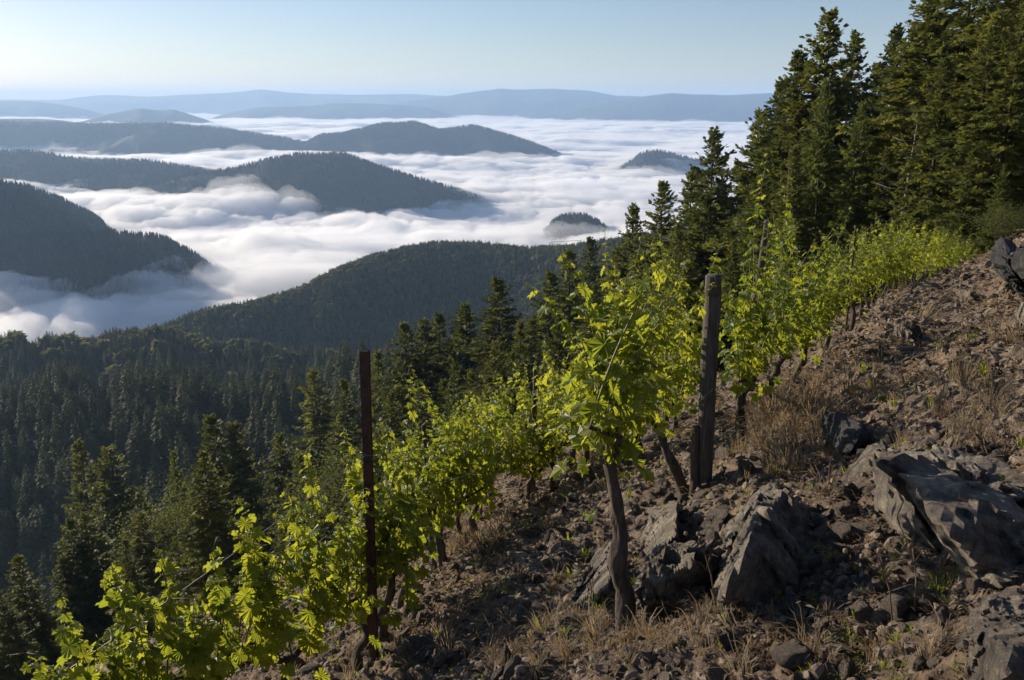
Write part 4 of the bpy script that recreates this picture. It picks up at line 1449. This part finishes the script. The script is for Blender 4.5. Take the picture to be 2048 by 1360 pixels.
hull_rock([(1484, 1215, 0), (1488, 1180, .06), (1515, 1155, .12), (1560, 1155, .13), (1590, 1180, .08), (1592, 1215, .02), (1540, 1240, .0), (1540, 1230, -.1), (1500, 1225, -.05)],
          'rough rounded stone at the foot of the dark triangular slab', 9, 5, 1.0, m=M_STONE, name='stone', cat='stone', soft=.06)
hull_rock([(1182, 1312, 0), (1190, 1280, .05), (1215, 1255, .08), (1245, 1262, .07), (1250, 1290, .03), (1205, 1330, .0), (1200, 1320, -.08), (1240, 1300, -.08)],
          'blue-grey stone half buried in straw below the thick vine trunk', 10, 5, .7, m=M_STONE, name='stone', cat='stone', soft=.05)
hull_rock([(1985, 560, -.3), (1995, 540, .2), (2015, 512, .55), (2045, 500, .9), (2110, 480, 1.1), (2140, 540, .5), (2120, 600, -.1), (2030, 575, .0), (2060, 540, .6)],
          'fissured rock outcrop on the skyline at the edge below the single vine', 11, 6, 1.0, m=M_DROCK, strata=np.array([.2, .3, 1]), name='rock_outcrop', cat='rock outcrop', soft=.005)
hull_rock([(2018, 660, -.1), (2020, 630, .25), (2040, 600, .35), (2100, 595, .35), (2110, 660, .1), (2060, 670, .0), (2060, 640, -.3)],
          'grey boulder at the picture edge below the rock outcrop', 12, 5, .8, name='boulder', cat='boulder')
hull_rock([(1896, 600, -.05), (1900, 585, .18), (1925, 576, .26), (1950, 585, .16), (1952, 605, .0), (1920, 612, -.1), (1930, 600, -.3)],
          'pale squarish rock on the upper slope below the far vines', 13, 5, .7, name='rock', cat='rock')
hull_rock([(1775, 688, -.05), (1778, 665, .14), (1800, 650, .22), (1826, 662, .18), (1832, 690, .0), (1800, 700, -.1), (1800, 680, -.3)],
          'pale rounded rock on the upper slope beside the dry brush', 14, 5, .8, name='rock', cat='rock')
hull_rock([(1842, 768, -.02), (1870, 752, .07), (1930, 742, .09), (1955, 752, .04), (1900, 770, .0), (1870, 775, -.1), (1920, 760, -.2)],
          'long flat stone lying across the upper slope', 15, 5, .6, m=M_STONE, name='stone', cat='stone')
hull_rock([(1430, 930, -.05), (1428, 905, .12), (1440, 892, .2), (1458, 900, .16), (1456, 935, -.02), (1440, 940, -.1), (1440, 920, -.2)],
          'upright stone leaning at the foot of the round wooden post', 16, 5, .7, m=M_STONE, name='stone', cat='stone')


# ---- loose stones
def stone_mesh(seed, sub=3):
    r = np.random.default_rng(seed)
    S, F = ico(sub)
    V = S * np.array([1.0, r.uniform(.65, .95), r.uniform(.5, .75)])
    for k in range(14):
        n = r.normal(0, 1, 3)
        n /= np.linalg.norm(n)
        d = r.uniform(.32, .72)
        e = V @ n - d
        V = V - np.where(e > 0, e * .98, 0)[:, None] * n
    Nn = V / np.linalg.norm(V, axis=1)[:, None]
    V = relief(V, Nn, 1.4, seed, .9)
    return mesh_np('stone', V, F, smooth=sub > 2)


STONES = [stone_mesh(300 + k) for k in range(9)]
for me_ in STONES:
    me_.materials.append(M_STONE)


def put_stone(u, v, size, label, group, name='stone', k=None, sink=.35, rzx=None):
    P = gpt(u, v)
    sc = size / FPX * np.linalg.norm(P) * 0.5
    o = bpy.data.objects.new(name, STONES[rng.integers(0, 9) if k is None else k])
    COL.objects.link(o)
    o.location = (P[0], P[1], P[2] + sc * (0.6 - sink))
    o.scale = (sc, sc, sc)
    o.rotation_euler = (rng.normal(0.35, .3), rng.normal(-.45, .3), rng.uniform(0, 6.28))
    tag(o, label, 'stone', group)
    return o


NAMED = [(1790, 1235, 80, 'broad grey stone, largest of the loose ones below the big slab'), (1660, 1222, 62, 'dark rounded stone left of the broad grey one'), (1720, 1185, 42, 'egg-shaped stone standing behind the broad grey one'),
         (1620, 1185, 46, 'round stone with a hollow-looking sunlit face'), (1860, 1210, 52, 'brown flat-topped stone under the lower end of the big slab'), (1800, 1185, 50, 'brown stone behind the broad grey one'),
         (1632, 1105, 46, 'bluish round cobble in the shade between the two big slabs'), (1690, 1120, 64, 'flat oblong cobble in the shade between the two big slabs'), (1680, 1085, 58, 'brownish cobble in the shade above the oblong one'),
         (1410, 995, 50, 'angular stone right under the foot of the round wooden post'), (1370, 1005, 46, 'angular stone left of that under the round wooden post'), (1385, 1035, 44, 'stone on the top edge of the pale upright slab'),
         (1340, 1000, 52, 'darker stone capping the pale upright slab'), (1425, 1085, 56, 'stone wedged between the long rounded stone and ridged slab'), (1360, 1050, 44, 'small stone beside the pale upright slab'),
         (1490, 950, 58, 'angular lit stone right of the round wooden post'), (1545, 975, 50, 'stone at the upper tip of the dark triangular slab'), (1640, 990, 44, 'stone between the triangular slab and the big slab'),
         (905, 1325, 46, 'small brown stone right of the rusty post foot'), (870, 1262, 56, 'rounded brown stone resting on two others right of the rusty post'), (845, 1245, 48, 'upright stone behind the rounded brown stone'), (905, 1245, 52, 'flat-faced stone behind the rounded brown stone'),
         (825, 1352, 110, 'long dark boulder lying at the bottom edge right of the rusty post'), (1590, 1345, 90, 'dark stone cut by the bottom edge'), (1690, 1345, 60, 'rounded stone cut by the bottom edge'), (1410, 1200, 46, 'stone beneath the ridged dark slab'),
         (1945, 1100, 40, 'small stone on the shaded top of the big slab end'), (2000, 930, 46, 'small lit stone above the big slab'), (1390, 1250, 60, 'pale flat stone in straw below the ridged dark slab'), (1960, 1225, 44, 'small stone beside the lichen-spotted boulder'),
         (1570, 1255, 60, 'dark low stone in straw below the rough rounded stone'), (1880, 1265, 54, 'stone below the brown flat-topped one'), (1720, 1255, 58, 'low brown stone in front of the broad grey one')]
for u, v, s_, lb in NAMED:
    put_stone(u, v, s_, lb, 'loose stones around the slabs')
SLABMARKS = [((1500, 1130), 'the dark triangular slab'), ((1790, 1000), 'the crumbling sunlit slab'), ((1960, 1040), 'the largest tilted slab'), ((1340, 1190), 'the ridged dark slab'), ((1190, 1190), 'the streaked slab by the trunk'),
             ((2010, 1270), 'the lichen-spotted boulder'), ((1790, 1235), 'the broad grey stone'), ((1408, 960), 'the round wooden post foot'), ((1690, 865), 'the dark pointed boulder'), ((1425, 1040), 'the long rounded stone'),
             ((1540, 1200), 'the rough rounded stone'), ((1330, 1060), 'the pale upright slab'), ((749, 1340), 'the rusty post foot'), ((1065, 1000), 'the short reddish post foot'), ((960, 1050), 'the pale thin stake foot'), ((870, 1262), 'the stone resting on two others')]
zones = [((1560, 1170, 1960, 1345), 75, (18, 44), 'fist sized brown stone among the loose stones below the big slab', 'fist sized stones below the big slab'),
         ((1270, 950, 1700, 1060), 60, (16, 42), 'angular brown stone among the rubble around the slab tops', 'rubble stones around the slab tops'),
         ((1600, 1030, 1840, 1140), 30, (18, 40), 'shaded cobble in the hollow between the two big slabs', 'cobbles in the hollow between the slabs'),
         ((840, 1180, 1120, 1350), 45, (12, 30), 'small brown stone on the bare slope right of the rusty post', 'small stones right of the rusty post'),
         ((960, 1000, 1240, 1200), 55, (12, 34), 'brown stone on the bare slope between the two vine rows', 'stones between the vine rows')]
for (u0, v0, u1, v1), n, (s0, s1), lb, gr in zones:
    for k in range(n):
        u, v, sz_ = rng.uniform(u0, u1), rng.uniform(v0, v1), s0 + (s1 - s0) * rng.random() ** 2
        k_ = rng.integers(0, 9)
        base = ('large' if sz_ > .7 * s1 else 'small' if sz_ < 1.3 * s0 else 'middling') + (' blocky' if k_ % 3 == 0 else ' rounded' if k_ % 3 == 1 else ' flattish') + ' stone'
        put_stone(u, v, sz_, where(base, u, v, SLABMARKS), gr, k=k_, sink=rng.uniform(.2, .6))

# gravel and crumbs nobody could count
SCREE = [stone_mesh(345 + k, 2) for k in range(6)]
for me_ in SCREE:
    me_.materials.append(M_STONE)
GRAV = [stone_mesh(330 + k, 2) for k in range(5)]
for me_ in GRAV:
    me_.materials.append(M_GRAVEL)


def spread_on_slope(n, r, dmin=1.4, dmax=34, bias=1.0):
    a = r.uniform(-0.5, 0.72, n)
    d = dmin * (dmax / dmin) ** (r.random(n) ** bias)
    X, Y = d * np.sin(a), d * np.cos(a)
    return X, Y, d


r_ = np.random.default_rng(55)
X, Y, d = spread_on_slope(90000, r_)
keep = fbm(X * .9, Y * .9, seed=91, oct=3) + r_.normal(0, .35, len(X)) > -0.35
X, Y, d = X[keep], Y[keep], d[keep]
sz = (0.006 + 0.0024 * d) * (0.3 + r_.pareto(2.4, len(X)).clip(0, 4))
sz = np.minimum(sz, 0.02 + 0.0065 * d)
sz = np.stack([sz * r_.uniform(.8, 1.5, len(sz)), sz, sz * r_.uniform(.45, .9, len(sz))], 1)
instancer('gravel', np.stack([X, Y, ground(X, Y) + sz[:, 2] * .1], 1), sz, np.stack([r_.normal(.4, .4, len(X)), r_.normal(-.4, .4, len(X)), r_.uniform(0, 6.28, len(X))], 1), GRAV)


# broken scree: flat angular pieces, in drifts
r_ = np.random.default_rng(66)
X, Y, d = spread_on_slope(16000, r_, 1.6, 30)
keep = fbm(X * 1.3, Y * 1.3, seed=97, oct=3) + r_.normal(0, .25, len(X)) > -0.1
X, Y, d = X[keep], Y[keep], d[keep]
sz = np.minimum(0.014 + 0.0035 * d, .05) * (0.5 + r_.pareto(3.0, len(X)).clip(0, 2.2))
sz = np.stack([sz * r_.uniform(.9, 1.7, len(sz)), sz, sz * r_.uniform(.3, .7, len(sz))], 1)
instancer('scree', np.stack([X, Y, ground(X, Y) + sz[:, 2] * .2], 1), sz, np.stack([r_.normal(.4, .55, len(X)), r_.normal(-.45, .55, len(X)), r_.uniform(0, 6.28, len(X))], 1), SCREE)


# ---------------------------------------------------------------- dry grass and weeds
def tuft(seed, n=26, h=0.16, spread=.05, curl=.7, w=.0028):
    r = np.random.default_rng(seed)
    o_ = MB()
    for k in range(n):
        a = r.uniform(0, 6.28)
        d = np.array([math.cos(a), math.sin(a), 0])
        s = np.array([-d[1], d[0], 0])
        p = d * r.uniform(0, spread)
        L = h * r.uniform(.5, 1.2)
        le = r.uniform(.15, 1.0) * curl
        q = [p, p + d * L * le * .3 + [0, 0, L * .5], p + d * L * le * .8 + [0, 0, L * (.85 - .25 * le)], p + d * L * le * 1.25 + [0, 0, L * (.95 - .6 * le)]]
        V = np.concatenate([[x_ - s * w, x_ + s * w] for x_ in q[:3]] + [[q[3]]])
        o_.add(V, [[0, 1, 3], [0, 3, 2], [2, 3, 5], [2, 5, 4], [4, 5, 6]])
    return o_.mesh('tuft', smooth=False)


def litter(seed, n=16):
    """a few dry stems and curled leaves lying about"""
    r = np.random.default_rng(seed)
    o_ = MB()
    for k in range(n):
        p = np.append(r.normal(0, .07, 2), r.uniform(0, .03))
        a = r.uniform(0, 6.28)
        d = np.array([math.cos(a), math.sin(a), r.normal(.1, .3)])
        s = np.array([-d[1], d[0], r.normal(0, .4)])
        L = r.uniform(.03, .09)
        w = r.uniform(.0015, .009)
        V = [p, p + d * L * .5 + s * w + [0, 0, .008], p + d * L, p + d * L * .5 - s * w + [0, 0, .004]]
        o_.add(V, [[0, 1, 2], [0, 2, 3]])
    return o_.mesh('litter', smooth=False)


TUFTS = [tuft(400 + k) for k in range(4)] + [tuft(410 + k, 34, .26, .07, .9) for k in range(2)]
LITTER = [litter(420 + k) for k in range(5)]
GREEN = [tuft(440 + k, 22, .12, .04, .8, .005) for k in range(3)]
for me_ in TUFTS + LITTER:
    me_.materials.append(M_STRAW)
for me_ in GREEN:
    me_.materials.append(M_WEED)

r_ = np.random.default_rng(77)
PX = []
patches = [(1200, 1320, 200, 40, 330), (1060, 1280, 80, 50, 110), (1450, 1310, 150, 36, 170), (1590, 850, 60, 40, 230), (1545, 905, 40, 28, 150), (1690, 770, 90, 36, 110), (1150, 945, 50, 22, 110), (930, 1085, 60, 30, 120),
           (900, 1150, 100, 50, 50), (1975, 860, 60, 36, 110), (1900, 700, 140, 50, 70), (1790, 1300, 150, 36, 110), (1890, 1150, 50, 30, 50), (1000, 1310, 100, 40, 90), (1020, 1050, 60, 30, 40), (1100, 1130, 110, 60, 50), (700, 1330, 80, 40, 50), (1460, 1010, 200, 60, 30)]
for u, v, su, sv, n in patches:
    PX.append(np.stack([r_.normal(u, su, n), r_.normal(v, sv, n)], 1))
PX = np.concatenate(PX)
PX = PX[r_.random(len(PX)) < np.where(np.hypot(PX[:, 0] - 1580, PX[:, 1] - 860) < 120, .42, .3)]
PX = PX[(PX[:, 0] > 560) & (PX[:, 0] < 2100) & (PX[:, 1] < 1420)]
G = np.array([hit(a, b)[:2] for a, b in PX])
gz_ = ground(G[:, 0], G[:, 1])
sz = r_.uniform(.35, 1.0, len(G)) * np.clip(np.hypot(G[:, 0], G[:, 1]) / 5, .6, 1.6)
instancer('dry_grass', np.stack([G[:, 0], G[:, 1], gz_ - .005], 1), sz, np.stack([r_.normal(0, .35, len(G)), r_.normal(-.2, .35, len(G)), r_.uniform(0, 6.28, len(G))], 1), TUFTS)
X, Y, d = spread_on_slope(9000, r_)
keep = fbm(X * .7, Y * .7, seed=95, oct=3) + r_.normal(0, .3, len(X)) > -0.05
X, Y, d = X[keep], Y[keep], d[keep]
instancer('leaf_litter', np.stack([X, Y, ground(X, Y) + .004], 1), r_.uniform(.5, 1.3, len(X)) * np.clip(d / 7, .45, 2), r_.uniform(0, 6.28, len(X)), LITTER)
G = np.array([hit(a, b)[:2] for a, b in zip(r_.uniform(640, 2048, 420), r_.uniform(620, 1400, 420))])
instancer('green_weeds', np.stack([G[:, 0], G[:, 1], ground(G[:, 0], G[:, 1])], 1), r_.uniform(.25, .7, len(G)) * np.clip(np.hypot(G[:, 0], G[:, 1]) / 5, .5, 1.5), r_.uniform(0, 6.28, len(G)), GREEN)

# weeds one can point at
for u, v, s_, lb in [(1495, 1240, 1.0, 'bright green low weed in front of the rough rounded stone'), (1140, 1150, .7, 'small green weed left of the streaked slab'), (1195, 1250, .8, 'green weed sprouting beside the thick vine trunk foot'),
                     (1700, 1275, .6, 'green sprig between the loose stones below the big slab'), (1870, 1200, .6, 'yellowish green sprig under the end of the big slab'), (1080, 1290, .9, 'yellow-green weed in straw at the bottom edge')]:
    P = gpt(u, v)
    o = link('weed', GREEN[int(u) % 3], None, loc=tuple(P))
    o.scale = (s_, s_, s_)
    tag(o, lb, 'weed')
for u, v, h_, lb in [(1790, 1250, .32, 'dry branched weed stalk with seed heads below the big slab'), (1830, 1225, .26, 'second dry stalk, leaning, right of the branched one'), (1430, 1280, .30, 'dry reddish stalk in straw under the triangular slab'),
                     (1180, 1250, .28, 'dry straw stalk with a green tip left of the thick vine trunk'), (940, 1350, .30, 'pale bent dry stalk at the bottom edge')]:
    P = gpt(u, v)
    o_ = MB()
    r = np.random.default_rng(int(u))
    top = np.array([r.normal(-.08, .05), r.normal(0, .04), h_])
    o_.tube(np.array([[0, 0, -.02], top * .5 + [.01, 0, 0], top]), [0.004, 0.003, 0.0018], 5)
    for q in range(5):
        f_ = r.uniform(.45, .95)
        e = top * f_ + np.array([r.normal(0, .06), r.normal(0, .05), .06])
        o_.tube(np.array([top * f_, (top * f_ + e) / 2 + [0, 0, .012], e]), [0.0022, 0.0018, 0.0012], 4)
    root = tag(bpy.data.objects.new('dry_weed', None), lb, 'dry weed')
    COL.objects.link(root)
    root.location = tuple(P)
    link('stalk', o_.mesh('stalk'), M_STRAW, root)
    o_ = MB()
    for q in range(4):
        S, Fi = ico(1)
        o_.add(S * .009 * np.array([1, 1, 1.3]) + top + np.array([r.normal(0, .05), r.normal(0, .04), r.normal(0, .03)]) * (q > 0), Fi)
    link('seed_heads', o_.mesh('seed_heads'), M_STRAW, root)
